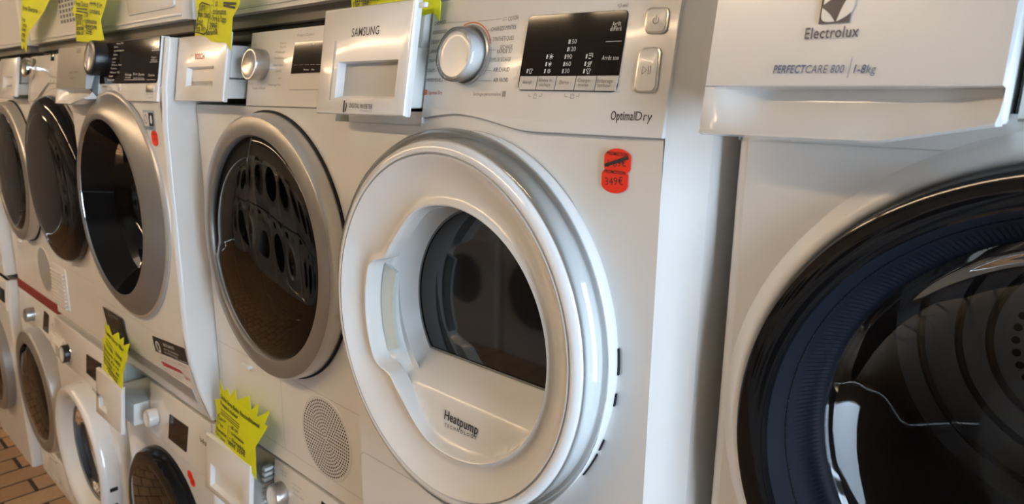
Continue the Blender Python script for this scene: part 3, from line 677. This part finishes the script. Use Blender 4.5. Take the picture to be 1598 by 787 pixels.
m.text(dp, 'screen_lettering', [('Mixte Plus', (182, 70), (193, 68), .004), ('Coton', (178, 75), (184, 74.5), .004), ('Synthétiques', (178, 81), (193, 79.5), .004), ('Délicats', (177, 87), (183, 86.5), .004), ('Laine', (175.5, 93), (181, 92.5), .004), ('Soie', (175, 98.5), (180, 98), .004), ('Plein Air', (174.5, 103), (190, 102.5), .004), ('Couette', (173, 108), (182, 108), .004), ('Mixte XL', (172, 114.5), (187, 114), .004), ('Draps', (170, 120), (176, 120), .004), ('Rapide', (168, 126), (178, 126), .004),
    ('Démarrer', (240, 73), (250, 72), .005), ('Pause', (238, 77), (249, 76.5), .005), ('Départ', (236, 91), (244, 90.5), .004), ('différé', (235, 95), (245, 95), .004), ('Séchage', (195, 118), (205, 118), .005), ('Eco', (208, 117), (214, 117), .005), ('Durée', (216, 118), (225, 118), .005), ('Options', (231, 119), (241, 119), .005), ('temps', (195, 122), (204, 122), .0035), ('Anti-froiss.', (208, 123), (225, 123), .0035)], -.0066, 'whiteink')
flap_lines(m, 'screen_lines', [[m.loc(194, 124.5, -.0066), m.loc(226, 124.5, -.0066)], [m.loc(229, 124.5, -.0066), m.loc(243, 124.5, -.0066)], [m.loc(234, 97, -.0066), m.loc(246, 96.5, -.0066)], [m.loc(237, 79, -.0066), m.loc(250, 78, -.0066)]], y=-.0066, w=.0009, mat='whiteink', parent=dp)
for u, v, wd in ((187, 136, .008), (234, 138, .02)):
    a, b = m.loc(u, v, -.0045); display(m, a-wd, a+wd, b-.008, b+.008, y=-.0045, r=.002, mat='offwhite' if wd < .01 else 'aegsilver', name='push_button')
m.text(pn, 'panel_lettering', [('On/Off', (184, 148), (191, 148), .003), ('Reset', (185, 152), (191, 152), .003), ('Start/Pause', (228, 148), (240, 148), .003), ('Light', (229, 153), (239, 153), .003)], -.0046, 'grey')
a, b = m.loc(233, 187, 0); st = sticker(m, 'energy_sticker', 'stickpale', rrect(a-.030, a+.030, b-.022, b+.020, .002), -.0004)
sticker(m, 'print', 'stickwhite', rrect(a-.026, a-.002, b-.013, b+.015, .003), -.0011, st); sticker(m, 'print', 'stickblack', rrect(a+.002, a+.026, b-.013, b+.015, .003), -.0011, st)
m.put(G().ribbon([(a-.014+.007*math.cos(i*PI/8), b+.001+.009*math.sin(i*PI/8)) for i in range(17)], -.0019, .002), 'print', 'bluesticker', st, 0)
m.put(G().prism([(a+.014+.006*math.cos(i*PI/6), b-.001+.009*math.sin(i*PI/6)*(1.2 if i < 6 else .8)) for i in range(12)], -.0019, -.0012), 'print', 'stickwhite', st, 0)
m.text(st, 'print', [('10 YEAR WARRANTY', (a-.026, b-.0195), (a+.024, b-.0195), .0045, .01)], -.0012, 'ink')
a, b = m.loc(242, 216, 0); st = sticker(m, 'price_sticker', 'red', hexa(a, b, .0165, .0165), -.0004)
m.text(st, 'print', [('PROMOTION', (a-.013, b+.007), (a+.013, b+.007), .004, .02), ('429€', (a-.011, b-.007), (a+.011, b-.006), .008)], -.0012, 'redink')
# lower front: seam, guarantee stickers, perforated kick strip
flap_lines(m, 'plinth_seams', [[(-.28, .19)]+[(x, .188-.004*math.sin((x+.28)/.4)) for x in (-.2, -.1, 0)]+[(.05, .183), (.15, .180), (.262, .178), (.270, .172), (.268, .05), (.262, .032)], [(-.28, .03), (.262, .03)]], w=.002, mat='offwhite')
ks = m.put(G().prism([(-.26, .036), (.258, .036), (.262, .075), (-.26, .075)], -.0015, .001), 'kick_strip', 'offwhite', None, 0)
g = G()
for i in range(110):
    for j in range(8):
        x = -.255+i*.00468+(.0023 if j % 2 else 0); zz = .0395+j*.0045
        g.add([(x, -.0018, zz), (x+.0026, -.0018, zz), (x+.0026, -.0018, zz+.0024), (x, -.0018, zz+.0024)], [(0, 1, 2, 3)])
o = m.put(g, 'perforation', 'dimink', ks, 0); o['kind'] = 'stuff'
c = [m.loc(*q, -.0004) for q in ((238, 524), (288, 544), (294, 570), (243, 548))]
st = sticker(m, 'guarantee_sticker', 'stickblack', c[::-1], -.0006)
m.text(st, 'print', [('10', (241, 546), (253, 552), .030, .01), ('ANS DE GARANTIE', (255, 540), (272, 547), .008, .01), ('sur le moteur', (256, 546), (279, 556), .006), ('du sèche-linge', (257, 551), (278, 560), .005), ('voir conditions', (264, 558), (292, 568), .004)], -.0014, 'whiteink')
c = [m.loc(*q, -.0004) for q in ((246, 551), (294, 572), (303, 600), (252, 575))]
st = sticker(m, 'guarantee_sticker', 'stickwhite', c[::-1], -.0005)
c = [m.loc(*q, -.0012) for q in ((252, 564), (281, 578), (286, 584), (256, 571))]
sticker(m, 'print', 'stickred', c[::-1], -.0013, st)
m.text(st, 'print', [('Garantie 5 ans offerte', (250, 559), (290, 574), .004), ('pièces et main d’oeuvre', (258, 577), (285, 590), .003), ('sur appareils sélectionnés', (260, 581), (284, 593), .003)], -.0012, 'grey')
m.text(st, 'print', [('SAV', (290, 592), (298, 596), .008, .02)], -.0012, 'redink')
c = [m.loc(*q, -.0004) for q in ((163, 478), (193, 497), (206, 548), (178, 535))]
st = sticker(m, 'energy_label', 'stickblack', c[::-1], -.0045)
m.text(st, 'print', [('A+++', (170, 495), (186, 504), .02), ('kWh', (178, 520), (194, 528), .016)], -.0056, 'grey')

# --- dryer with the glossy black door
m = Machine('tumble_dryer', 'white tumble dryer with glossy black domed door and louvred plinth', 'dryer', -1.50, -.02, Z0, lean(.71))
cabinet(m, .774, hole=(-.015, .475, .18), cx_=.015, cy_=.015)
dx, dz = -.017, .478
door = ring(m, 'door', 'black', [(.250, .0), (.253, -.012), (.250, -.024), (.240, -.036), (.226, -.042), (.200, -.045)], dx, dz, n=128)
ring(m, 'door_rim', 'silver2', [(.256, .0), (.2565, -.004), (.253, -.0045)], dx, dz, door, n=96)
ring(m, 'door_glass', 'darker', sp([(.2005, -.045), (.192, -.048), (.16, -.054), (.09, -.058), (0, -.060)]), dx, dz, door, n=120, smooth=60)
ring(m, 'door_bowl', 'rubber', [(.21, -.04), (.185, -.02), (.165, .04), (.14, .08), (0, .09)], dx, dz, door, n=72)
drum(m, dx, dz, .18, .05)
m.put(G().ribbon([(dx+.272*math.cos(math.radians(t)), dz+.272*math.sin(math.radians(t))) for t in range(48, 133, 4)], -.0008, .0016), 'dome_seam', 'gap', None, 0)
pn = panel(m, arch(dx, .712, .775, .21, -.3+.016, .284), .85)
kx, kz = m.loc(53, 106, -.004); knob(m, kx, kz, .03, .028, 'chrome', 'brushed')
a, b = m.loc(82, 88, -.005); display(m, a-.014, a+.014, b-.013, b+.013, r=.002)
a, b = m.loc(78, 108, -.005); display(m, a-.012, a+.012, b-.006, b+.006, r=.002, mat='plastic', name='push_button')
for i in range(5):
    a, b = m.loc(78+i*4.0, 126.5, -.005); display(m, a-.010, a+.010, b-.006, b+.006, r=.001, mat='offwhite', name='push_button')
m.text(pn, 'panel_lettering', [('Pompe à chaleur', (58, 78), (66, 77), .004), ('SensiDry', (72, 77.5), (78, 77), .004), ('Options', (78, 121), (95, 121), .004), ('· · · ·', (77, 116), (94, 116), .01)], -.0046, 'dimink')
for k, (u, v) in enumerate(((92, 170), (94, 180))):
    a, b = m.loc(u, v, 0); st = sticker(m, 'price_sticker', 'red', hexa(a, b, .019, .0165), -.0004-.0005*k)
    m.text(st, 'print', [('299€', (a-.012, b-.005), (a+.012, b-.004), .009)], -.0013-.0005*k, 'redink')
    if k == 0: m.put(G().ribbon([(a-.015, b-.006), (a+.015, b+.006)], -.0016, .003), 'crossing_out', 'ink', st, 0)
a, b = m.loc(105.5, 183, 0); st = sticker(m, 'energy_sticker', 'bluesticker', rrect(a-.022, a+.022, b-.026, b+.026, .002), -.0004)
m.text(st, 'print', [('A++', (a-.012, b-.004), (a+.012, b-.004), .01)], -.0012, 'whiteink')
lf = m.put(G().prism(rrect(-.285, -.13, .03, .175, .008), -.003, .001, .001), 'louvre_frame', 'plastic')
base = None
for i in range(10):
    o = m.put(G().box(-.278, -.142, -.011, -.002, .036+i*.0128, .0425+i*.0128, .0015, 1), 'louvre_slat', 'plastic', lf)
flap_lines(m, 'plinth_seams', [[(-.284, .185), (.284, .185)], [(-.12, .185), (-.12, .03)]], mat='offwhite', w=.0016)

# --- silver-ringed dryers at the far left
m, pn, dw, pull = silver_dryer('white tumble dryer with silver door ring between the black-door dryer and the left picture edge', -2.128, 0, Z0, 'right')
m2, pn2, dw2, pl2 = silver_dryer('white dryer at the left picture edge, only a lower corner in view', -2.775, -.03, Z0)
for k_, mm in ((0, m), (1, m2)):
    knob(mm, -.1 if k_ == 0 else .02, .785, .028, .026, 'brushed', 'brushed', capr=.86); display(mm, -.05 if k_ == 0 else .08, .04 if k_ == 0 else .2, .75, .82)

# ------------------------------------------------------------------ washing machines, lower tier
def washer(label, cx, y, zs=.715, hole=.17, dz=.43, chx=.014, h=.845):
    m = Machine('washing_machine', label, 'washer', cx, y, 0, lambda x, z: .10*max(0, z-zs))
    cabinet(m, zs, h=h, hole=(0, dz, hole), cx_=chx, cy_=chx)
    m.put(G().box(-.29, .29, .03, .5, -.001, .006), 'feet_rail', 'plinth')
    return m
def w_drawer(m, x0, x1, z0, z1, pull, mat='plastic', rect=None, slats=0):
    slot_lining(m, x0-.006, x1+.004, z0, z1, .35)
    dw = m.put(plate_recess(x0, x1, z0, z1, pull, .010, rect or (x0+.03, x1-.03, z0+.02, z0+.055), .024, .004, .006), 'detergent_drawer', mat, None, 30)
    m.put(G().box(x0+.012, x1-.012, pull+.036, .25, z0+.008, z0+.07, .003), 'drawer_tray', 'tank', dw)
    for i in range(slats): m.put(G().box(x1-.016, x1-.003, pull+.036, pull+.066, z0+.02+i*.012, z0+.027+i*.012, .001, 1), 'tray_rib', 'tank', dw)
    return dw
# far left
w0 = washer('white washing machine below the dryer at the left picture edge, seen past its side', -2.785, -.035)
panel(w0, [(-.286, .716), (.286, .716)], .845); display(w0, .17, .26, .745, .80); knob(w0, .0, .78, .028, .025)
door = ring(w0, 'door', 'silver', [(.23, 0), (.23, -.03), (.22, -.04), (.19, -.04), (.17, -.02)], 0, .43); ring(w0, 'door_glass', 'dark', [(.185, -.035), (.1, -.05), (0, -.055)], 0, .43, door); drum(w0, 0, .43, .17)
w0.put(G().prism([(.05, .746), (.15, .746), (.15, .80), (.05, .80)], -.005, -.003), 'lettering_plate', 'plastic')
# silver door reflecting the floor
w1 = washer('white washing machine with silver door mirroring the tiled floor, under the red pad', -2.16, -.004, h=.828, zs=.70)
pn = panel(w1, [(-.286, .701), (.286, .701)], .828)
kx, kz = w1.loc(52, 490, -.004); knob(w1, kx, kz, .028, .028, 'brushed', 'brushed')
kx2, kz2 = w1.loc(36, 480, -.004)
a = [w1.loc(*q, -.005) for q in ((69, 485), (76, 492), (75, 521), (67, 514))]; w1.put(G().prism(a[::-1], -.0058, -.003), 'display', 'display', None, 0)
w1.text(pn, 'panel_lettering', [('Coton', (58, 476), (63, 480), .006), ('Rapide', (60, 484), (65, 488), .006), ('Laine', (59, 500), (64, 504), .006)], -.0046, 'grey')
door = ring(w1, 'door', 'silver2', [(.25, .0), (.25, -.02), (.246, -.045), (.240, -.05)], .02, .47, n=112)
ring(w1, 'door_ring', 'silver', [(.240, -.05), (.236, -.052), (.20, -.055), (.193, -.05)], .02, .47, door, n=112)
ring(w1, 'door_back', 'black', [(.195, -.045), (.19, -.03), (.16, -.03)], .02, .47, door)
ring(w1, 'door_glass', 'darker', [(.194, -.05), (.18, -.056), (.12, -.063), (0, -.068)], .02, .47, door, n=96, rmod=lambda a, k: -.03*max(0, min(1, (math.degrees(a) % 360-92)/4, (190-math.degrees(a) % 360)/30))*(1, .7, .3, 0)[k], smooth=60)
drum(w1, .02, .47, .165)
sv = w1.put(G().prism(rrect(-.13, .12, .03, .15, .006), -.003, .001, .001), 'service_flap', 'plastic')
for i in range(7): w1.put(G().box(-.12, -.02, -.007, -.002, .04+i*.015, .047+i*.015, .001, 1), 'louvre_slat', 'offwhite', sv)
flap_lines(w1, 'plinth_seam', [[(-.286, .20), (.286, .165)]], mat='offwhite', w=.003)
# white ring door
w2 = washer('white washing machine with deep white door ring, beneath the black-door dryer', -1.53, -.035, hole=.18)
pn = panel(w2, [(-.286, .705), (.286, .705)], .845)
c = [w2.loc(*q, -.005) for q in ((80, 517), (90, 527), (98, 533), (98, 549), (82, 533))]
w2.put(G().prism(c[::-1], -.0056, -.003), 'drawer_grip', 'tank', None, 0)
kx, kz = w2.loc(108, 551, -.004); k = knob(w2, kx, kz, .03, .022, 'blackp', 'plastic'); ring(w2, 'knob_edge', 'chrome', [(.0305, -.004), (.0315, -.007), (.0305, -.009)], kx, kz, k, n=48)
a = [w2.loc(*q, -.005) for q in ((135, 553), (158, 568), (155, 600), (135, 582))]; w2.put(G().prism(a[::-1], -.0058, -.003), 'display', 'display', None, 0)
w2.text(pn, 'panel_lettering', [('A', (80, 508), (84, 511), .012, .01), ('Coton 60', (118, 556), (128, 563), .005), ('Rapide 30', (118, 562), (128, 570), .005), ('Synthétique', (118, 569), (130, 578), .005)], -.0046, 'grey')
dz2 = .455; door = ring(w2, 'door', 'gloss', sp([(.235, .0), (.236, -.035), (.232, -.048), (.222, -.054), (.207, -.052), (.192, -.044), (.174, -.022), (.166, -.012)], 3), .03, dz2, n=112)
ring(w2, 'door_glass', 'bowl', sp([(.166, -.013), (.154, .0), (.12, .025), (0, .04)]), .03, dz2, door, n=72, smooth=60); ring(w2, 'glass_seal', 'rubber', [(.168, -.0155), (.163, -.016), (.162, -.011)], .03, dz2, door, n=72)
ring(w2, 'drum', 'drum', [(.178, .012), (.175, .05), (.19, .09), (.19, .40), (0, .41)], .03, dz2, n=64)
for a_ in (-8, -24):
    t = math.radians(a_); x, zz = .03+.2365*math.cos(t), dz2+.2365*math.sin(t)
    w2.put(G().box(x-.004, x+.003, -.034, -.012, zz-.006, zz+.006, .001, 1), 'hinge_clip', 'blackp', door)
# black door, drawer pulled out
w3 = washer('white washing machine with black door and pulled-out detergent drawer holding a price card', -.91, -.02)
pn = panel(w3, [(-.085, .70), (.0, .70), (.286, .70)], .845)
dw = w_drawer(w3, -.292, -.092, .712, .8445, -.075, rect=(-.265, -.20, .735, .775))
w3.text(dw, 'brand_lettering', [('Whirlpool', (144, 610), (157, 622), .013, .01, .2)], -.0756, 'ink')
kx, kz = w3.loc(243, 650, -.004); knob(w3, kx, kz, .024, .024, 'plastic', 'plastic')
a = [w3.loc(*q, -.005) for q in ((265, 647), (293, 667), (290, 706), (263, 684))]; w3.put(G().prism(a[::-1], -.0058, -.003), 'display', 'display', None, 0)
door = ring(w3, 'door', 'black', [(.225, .0), (.226, -.02), (.218, -.036), (.2, -.044), (.185, -.042), (.165, -.02)], 0, .45, n=112)
ring(w3, 'door_glass', 'darker', [(.185, -.042), (.12, -.052), (0, -.056)], 0, .45, door, n=96, smooth=60); ring(w3, 'door_bowl', 'rubber', [(.166, -.02), (.15, .02), (.11, .06), (0, .07)], 0, .45, door, n=64); drum(w3, 0, .45, .165)
for k_, (u, v) in enumerate(((297, 742), (301, 752))):
    a, b = w3.loc(u, v, 0); st = sticker(w3, 'price_sticker', 'red', hexa(a, b, .014, .013), -.0004-.0005*k_)
    w3.text(st, 'print', [('249€', (a-.010, b-.004), (a+.010, b-.003), .007)], -.0013-.0005*k_, 'redink')
# round silver knob, drawer pulled out
w4 = washer('white washing machine with round silver knob, below the round fan grille', -.30, .004)
pn = panel(w4, [(-.07, .70), (.286, .70)], .845)
dw = w_drawer(w4, -.292, -.078, .712, .8445, -.055, rect=(-.262, -.106, .728, .782), slats=8)
w4.text(dw, 'brand_lettering', [('beko', (312, 689), (322, 697), .013, .02)], -.0556, 'ink')
kx, kz = w4.loc(440, 770, -.004); knob(w4, kx, kz, .026, .024, 'brushed', 'plastic')
w4.text(pn, 'panel_lettering', [('Coton', (418, 722), (426, 728), .004), ('Synthét.', (417, 733), (430, 742), .004), ('Laine', (437, 734), (448, 741), .004), ('Mix 40', (438, 740), (447, 746), .004), ('Délicat', (456, 755), (470, 765), .004), ('Rapide', (457, 763), (467, 770), .004), ('Essorage', (458, 771), (474, 782), .004)], -.0046, 'grey')
a = [w4.loc(*q, -.005) for q in ((502, 783), (560, 828), (556, 870), (499, 820))]; w4.put(G().prism(a[::-1], -.0058, -.003), 'display', 'display', None, 0)
def plain_washer(label, cx, y):
    m = washer(label, cx, y); panel(m, [(-.07, .70), (.286, .70)], .845); w_drawer(m, -.292, -.078, .712, .8445, -.002)
    knob(m, -.01, .775, .026, .024); display(m, .06, .22, .745, .81)
    door = ring(m, 'door', 'gloss', [(.225, 0), (.226, -.03), (.21, -.045), (.185, -.04), (.16, -.01)], 0, .43); ring(m, 'door_glass', 'dark', [(.162, -.012), (.1, .0), (0, .01)], 0, .43, door); drum(m, 0, .43, .165)
    return m
plain_washer('white washing machine directly beneath the dish-door dryer', .32, 0); plain_washer('white washing machine directly beneath the black-ringed dryer on the right', .935, 0)
# pads between the tiers
for cx, y, mt, nm, lb in ((-2.78, .02, 'pad', 'rubber_pad', 'dark pad between the two machines at the left picture edge'), (-2.14, -.002, 'redpad', 'foam_pad', 'dark red pad between the mirrored-door washer and the dryer above it'), (-1.52, .02, 'pad', 'rubber_pad', 'dark pad under the black-door dryer'), (-.90, .0, 'pad', 'rubber_pad', 'dark pad under the large-display dryer'), (-.296, .02, 'pad', 'rubber_pad', 'dark pad under the dryer with the round grille'), (.31, .01, 'pad', 'rubber_pad', 'dark pad under the dish-door dryer'), (.925, .02, 'pad', 'rubber_pad', 'dark pad under the rightmost dryer')):
    o = G().box(cx-.285, cx+.285, y, .53, .8285 if mt == 'redpad' else .8455, .8695, .003, 1).build(nm, mt); tagged(o, lb, 'pad', 'pads between the tiers')

# ------------------------------------------------------------------ third tier (only plinths in view)
def top_dryer(label, cx, y, style, zb=Z1):
    m = Machine('tumble_dryer', label, 'dryer', cx, y, zb, lean(.72))
    cabinet(m, .72, cx_=.02, cy_=.02, z0=.022)
    m.put(G().box(-.285, .285, .02, .5, 0, .024), 'base_frame', 'plinth')
    panel(m, [(-.278, .722), (.278, .722)], .85); knob(m, 0, .785, .028, .026); display(m, .08, .24, .75, .82)
    door = ring(m, 'door', 'plastic', [(.24, 0), (.24, -.03), (.225, -.04), (.19, -.04), (.18, -.02)], 0, .46); ring(m, 'door_glass', 'darker', [(.185, -.03), (.1, -.04), (0, -.042)], 0, .46, door)
    fl = m.put(G().box(-.278, .278, -.0035, .002, .030, .034, .001), 'plinth_lip', 'plastic')
    if style == 'grille':
        a, b = m.loc(92, 46, 0); flap_lines(m, 'plinth_seams', [[(a, .19), (a, b)]], mat='whiteink', w=.006)
        g = G(); a, b = m.loc(96, 37, 0)
        for i in range(9):
            for j in range(9):
                x = a+i*.027; zz = b+j*.0135; g.add([(x, -.001, zz), (x+.017, -.001, zz), (x+.017, -.001, zz+.0085), (x, -.001, zz+.0085)], [(0, 1, 2, 3)])
        o = m.put(g, 'vent_holes', 'dimink', None, 0); o['kind'] = 'stuff'  # flat quads; the shade inside the holes is put into their dark colour
    elif style == 'flap':
        fp = m.put(G().prism(rrect(-.005, .255, .048, .15, .008), -.004, .002, .0015), 'filter_flap', 'plastic')
        m.put(G().box(.07, .20, -.006, -.002, .078, .10, .002), 'flap_grip', 'gap', fp); m.put(G().box(.07, .10, -.007, -.003, .080, .098, .002), 'flap_grip_end', 'tank', fp)
        flap_lines(m, 'plinth_seams', [[(-.03, .2), (-.03, .038)]], mat='whiteink', w=.003)
    return m
top_dryer('plain white dryer on the top tier at the left picture edge', -2.11, -.01, 'plain', Z1)
top_dryer('white dryer on the top tier with a square-hole vent grille in its plinth', -1.475, .0, 'grille')
top_dryer('white dryer on the top tier with a filter flap in its plinth', -.865, -.01, 'flap')
top_dryer('white dryer on the top tier above the round-grille dryer, plain plinth', -.24, .02, 'plain')
for cx, y, lb in ((-2.11, 0, 'thin dark strip under the leftmost top-tier dryer'), (-1.475, 0, 'thin dark strip under the top-tier dryer with square-hole grille'), (-.865, 0, 'thin dark strip under the top-tier dryer with filter flap'), (-.24, .03, 'thin dark strip under the top-tier dryer above the silver knob panel')):
    tagged(G().box(cx-.28, cx+.28, y+.03, .5, 1.7255, 1.7345, .002, 1).build('spacer_strip', 'pad'), lb, 'strip', 'strips under the top tier')

# ------------------------------------------------------------------ yellow star price cards
def card(label, outline, Y, lines=(), rules=(), box=None, tilt=0.0):
    """outline, lines and rules in photo pixels on the card's plane y = Y; the card is a thin sheet standing there"""
    P3 = [at(u, v, Y) for u, v in outline]; bx = sum(p.x for p in P3)/len(P3); bz = min(p.z for p in P3)
    pts = [(p.x-bx, p.z-bz) for p in P3]
    w = lambda x, z: tilt*z+.5*(x*x)
    o = G().prism(pts, -.0004, .0004).build('price_card', 'yellow', None, w, 0); o.location = (bx, Y, bz)
    tagged(o, label, 'price card', 'yellow star price cards')
    m = Machine.__new__(Machine); m.o = o; m.cx, m.y, m.z = bx, Y, bz; m.warp = None
    L = lambda u, v: m.loc(u, v, 0)
    its = [(t, L(*a), L(*b), h, .022, .25) for t, a, b, h in lines]
    m.warp = w
    if its: m.text(o, 'handwriting', its, -.0009, 'ink')
    if rules:
        g = G()
        for r_ in rules:
            m.warp = None; pp = [L(*q) for q in r_[1:]]; g.ribbon(pp, -.0009, r_[0])
        m.warp = w; g.build('pen_strokes', 'ink', o, w, 0)['kind'] = 'stuff'
    return o
card('yellow star price card standing in the drawer below the silver-ring dryer', [(340, 594), (348, 612), (354, 606), (359, 619), (367, 606), (369, 625), (388, 618), (390.5, 641), (401, 630), (399, 652), (416, 643), (409, 664), (413, 668), (397, 699), (399, 750), (384, 725), (378, 737), (372, 722), (327, 680), (334, 648), (330, 625), (341, 624)], -.036,
    [('Sèche linge Beko Reconditionné', (343, 622), (403, 670), .011), ('Pompe à chaleur', (342, 632), (372, 655), .010), ('Classe A+', (337, 655), (352, 662), .009), ('7 kg', (336, 664), (347, 670), .009), ('Garantie', (333, 673), (352, 684), .009), ('SAV assuré', (332, 680), (350, 693), .009), ('- 60 cm', (358, 668), (372, 677), .009), ('- condensation', (358, 676), (381, 694), .009), ('- livrable', (357, 685), (383, 707), .009), ('399€ 359€', (355, 693), (384, 715), .011)],
    [(.002, (342, 639), (374, 663)), (.002, (342, 643), (374, 667)), (.002, (342, 646), (373, 670)), (.0016, (340, 646), (336, 650), (330, 678)), (.0016, (356, 664), (354, 690))])
card('yellow star price card in the pulled-out drawer of the black-door washer', [(162, 503), (166, 511), (169, 507), (175, 524), (184, 519), (186, 531), (191, 527), (191, 540), (199, 537), (196, 552), (197, 556), (191, 585), (191, 616), (188, 608), (184, 604), (153, 578), (157, 545), (157, 528), (163, 527)], -.08,
    [('Lave linge 9kg', (165, 520), (192, 551), .013), ('Essorage 1400', (159, 543), (188, 574), .011), ('Classe A+++', (158, 550), (186, 581), .011), ('Garantie 1 an', (157, 557), (186, 589), .011), ('livraison', (157, 564), (184, 594), .011), ('reprise', (164, 577), (184, 600), .011), ('389€', (180, 553), (190, 566), .011)],
    [(.003, (164, 533), (176, 549)), (.003, (164, 537), (176, 552)), (.003, (165, 528), (176, 544))])
card('yellow price card on the top tier above the red-lettered drawer', [(299, -30), (374, -30), (372, 5), (362, 27), (361, 40), (360, 80), (356, 72), (352, 66), (340, 66), (297, 62), (303, 24)], -.028,
    [('Sèche linge', (318, -6), (352, -9), .012), ('Sumo', (309.5, 17), (320, 14.5), .013), ('Pompe à chaleur', (305.5, 26), (327, 28), .012), ('Classe A+', (304, 38.5), (315.5, 38), .012), ('Éco 7kg', (302.5, 48.5), (318.5, 49), .012), ('- 1 an', (331, 11.5), (341, 9), .012), ('- condensation', (330, 22), (353, 23), .011), ('- livré à l\'app', (329, 32.5), (353, 35.5), .011), ('- 399€', (323, 45.5), (340, 47.5), .013), ('Garantie', (321, 54.5), (340, 54), .01)],
    [(.004, (349, 4.5), (367, 5.5)), (.004, (349, 8.5), (366, 12)), (.0025, (307, 22), (309, 8), (314, 3.5), (321, 6), (328, 8), (328, 25), (325, 32), (322, 50), (316, 53.5), (308, 51), (300, 50), (302, 40), (307, 22))])
card('yellow price card on the top tier beside the square-hole vent grille', [(113, -25), (162, -25), (160, 2), (154, 33), (159, 62), (140, 66), (115, 64), (115, 30), (108, 16), (115, 5)], -.05,
    [('Pompe Chaleur', (117, 9), (138, 11), .012), ('Essentiel', (116, 29), (129, 31), .012), ('SENSOR', (117, 38), (127, 38.5), .012), ('Garantie', (117, 46.5), (131, 47), .012), ('livrable 1 an', (116.5, 54), (130, 54.5), .012), ('A+++', (141, 9), (148, 9), .012), ('- 1 an', (132, 28), (138, 26), .012), ('8 kg', (150, 12), (156, 12), .012), ('- condensation', (131, 35), (150, 38), .012), ('- dégivrage', (131, 43), (150, 46), .012), ('- 359€', (132, 51.5), (144, 55), .014), ('condens.', (140, 20), (154, 23), .012)],
    [(.003, (118, 13), (136, 14.5)), (.003, (118, 17), (137, 20)), (.003, (115.5, 30), (116, 22), (129, 24), (130, 50)), (.0022, (139, 10), (140, 4.5), (148, 6), (148, 10))])
card('narrow yellow price card on the top tier at the far left', [(35, -25), (70, -25), (61, 18), (46, 48), (43, 60), (40.5, 82), (36, 71), (33.5, 77), (30, 75), (30, 50), (33, 20)], -.04,
    [('linge Electro', (36, 15), (55, 20), .013), ('- 1 an', (33, 33), (40, 34), .012), ('- conso', (34, 41), (42, 43), .012), ('- livré', (33, 48), (41, 50), .012), ('- 379€', (32, 57), (40, 59), .012), ('Garantie', (31, 64), (39, 66), .012)])
card('yellow price card tucked behind the dish-door dryer’s drawer', [(541, -30), (640, -36), (672, -38), (686, 2), (684, 32), (676, 20), (660, 24), (600, 30), (541, 30)], -.032,
    [('Reconditionné', (548, 3), (590, 0), .012), ('No: 389€', (548, 14), (574, 12), .012)], [(.0016, (546, 2), (544.5, 20))])

# ------------------------------------------------------------------ facing row across the aisle (mirrored in the door glass)
SKIP = ('lettering', 'print', 'symbols', 'lines', 'sticker', 'label', 'crossing', 'emblem', 'perforation', 'vent_holes', 'rib', 'key', 'arc', 'square', 'pen_', 'slat')
def copy_tree(o, parent=None):
    c = o.copy(); COL.objects.link(c); c.parent = parent
    for ch in o.children:
        if not any(k in ch.name for k in SKIP): copy_tree(ch, c)
    return c
machines = {k: [o for o in bpy.data.objects if o.parent is None and o.get('category') == k] for k in ('dryer', 'washer')}
src_d = [machines['dryer'][i] for i in (2, 4, 3)]; src_w = [w2.o, w3.o, w4.o]
ORD = ('nearest the shop window', 'second from the shop window', 'third from the shop window', 'fourth from the shop window', 'fifth from the shop window', 'sixth from the shop window', 'seventh from the shop window', 'eighth from the shop window', 'ninth from the shop window', 'tenth from the shop window', 'eleventh from the shop window', 'farthest from the shop window')
for i in range(12):
    x = .95-i*.66
    c = copy_tree(src_d[i % 3]); c.location = (x, -2.45, Z0); c.rotation_euler = (0, 0, PI); tagged(c, 'white dryer of the facing row across the aisle, '+ORD[i], 'dryer', 'dryers of the facing row')
    c = copy_tree(src_w[i % 3]); c.location = (x, -2.45, 0); c.rotation_euler = (0, 0, PI); tagged(c, 'white washer of the facing row across the aisle, '+ORD[i], 'washer', 'washers of the facing row')
    o = G().box(x-.28, x+.28, -2.99, -2.50, .8455, .8695).build('rubber_pad', 'pad'); tagged(o, 'dark pad between the tiers of the facing row, '+ORD[i], 'pad', 'pads of the facing row')
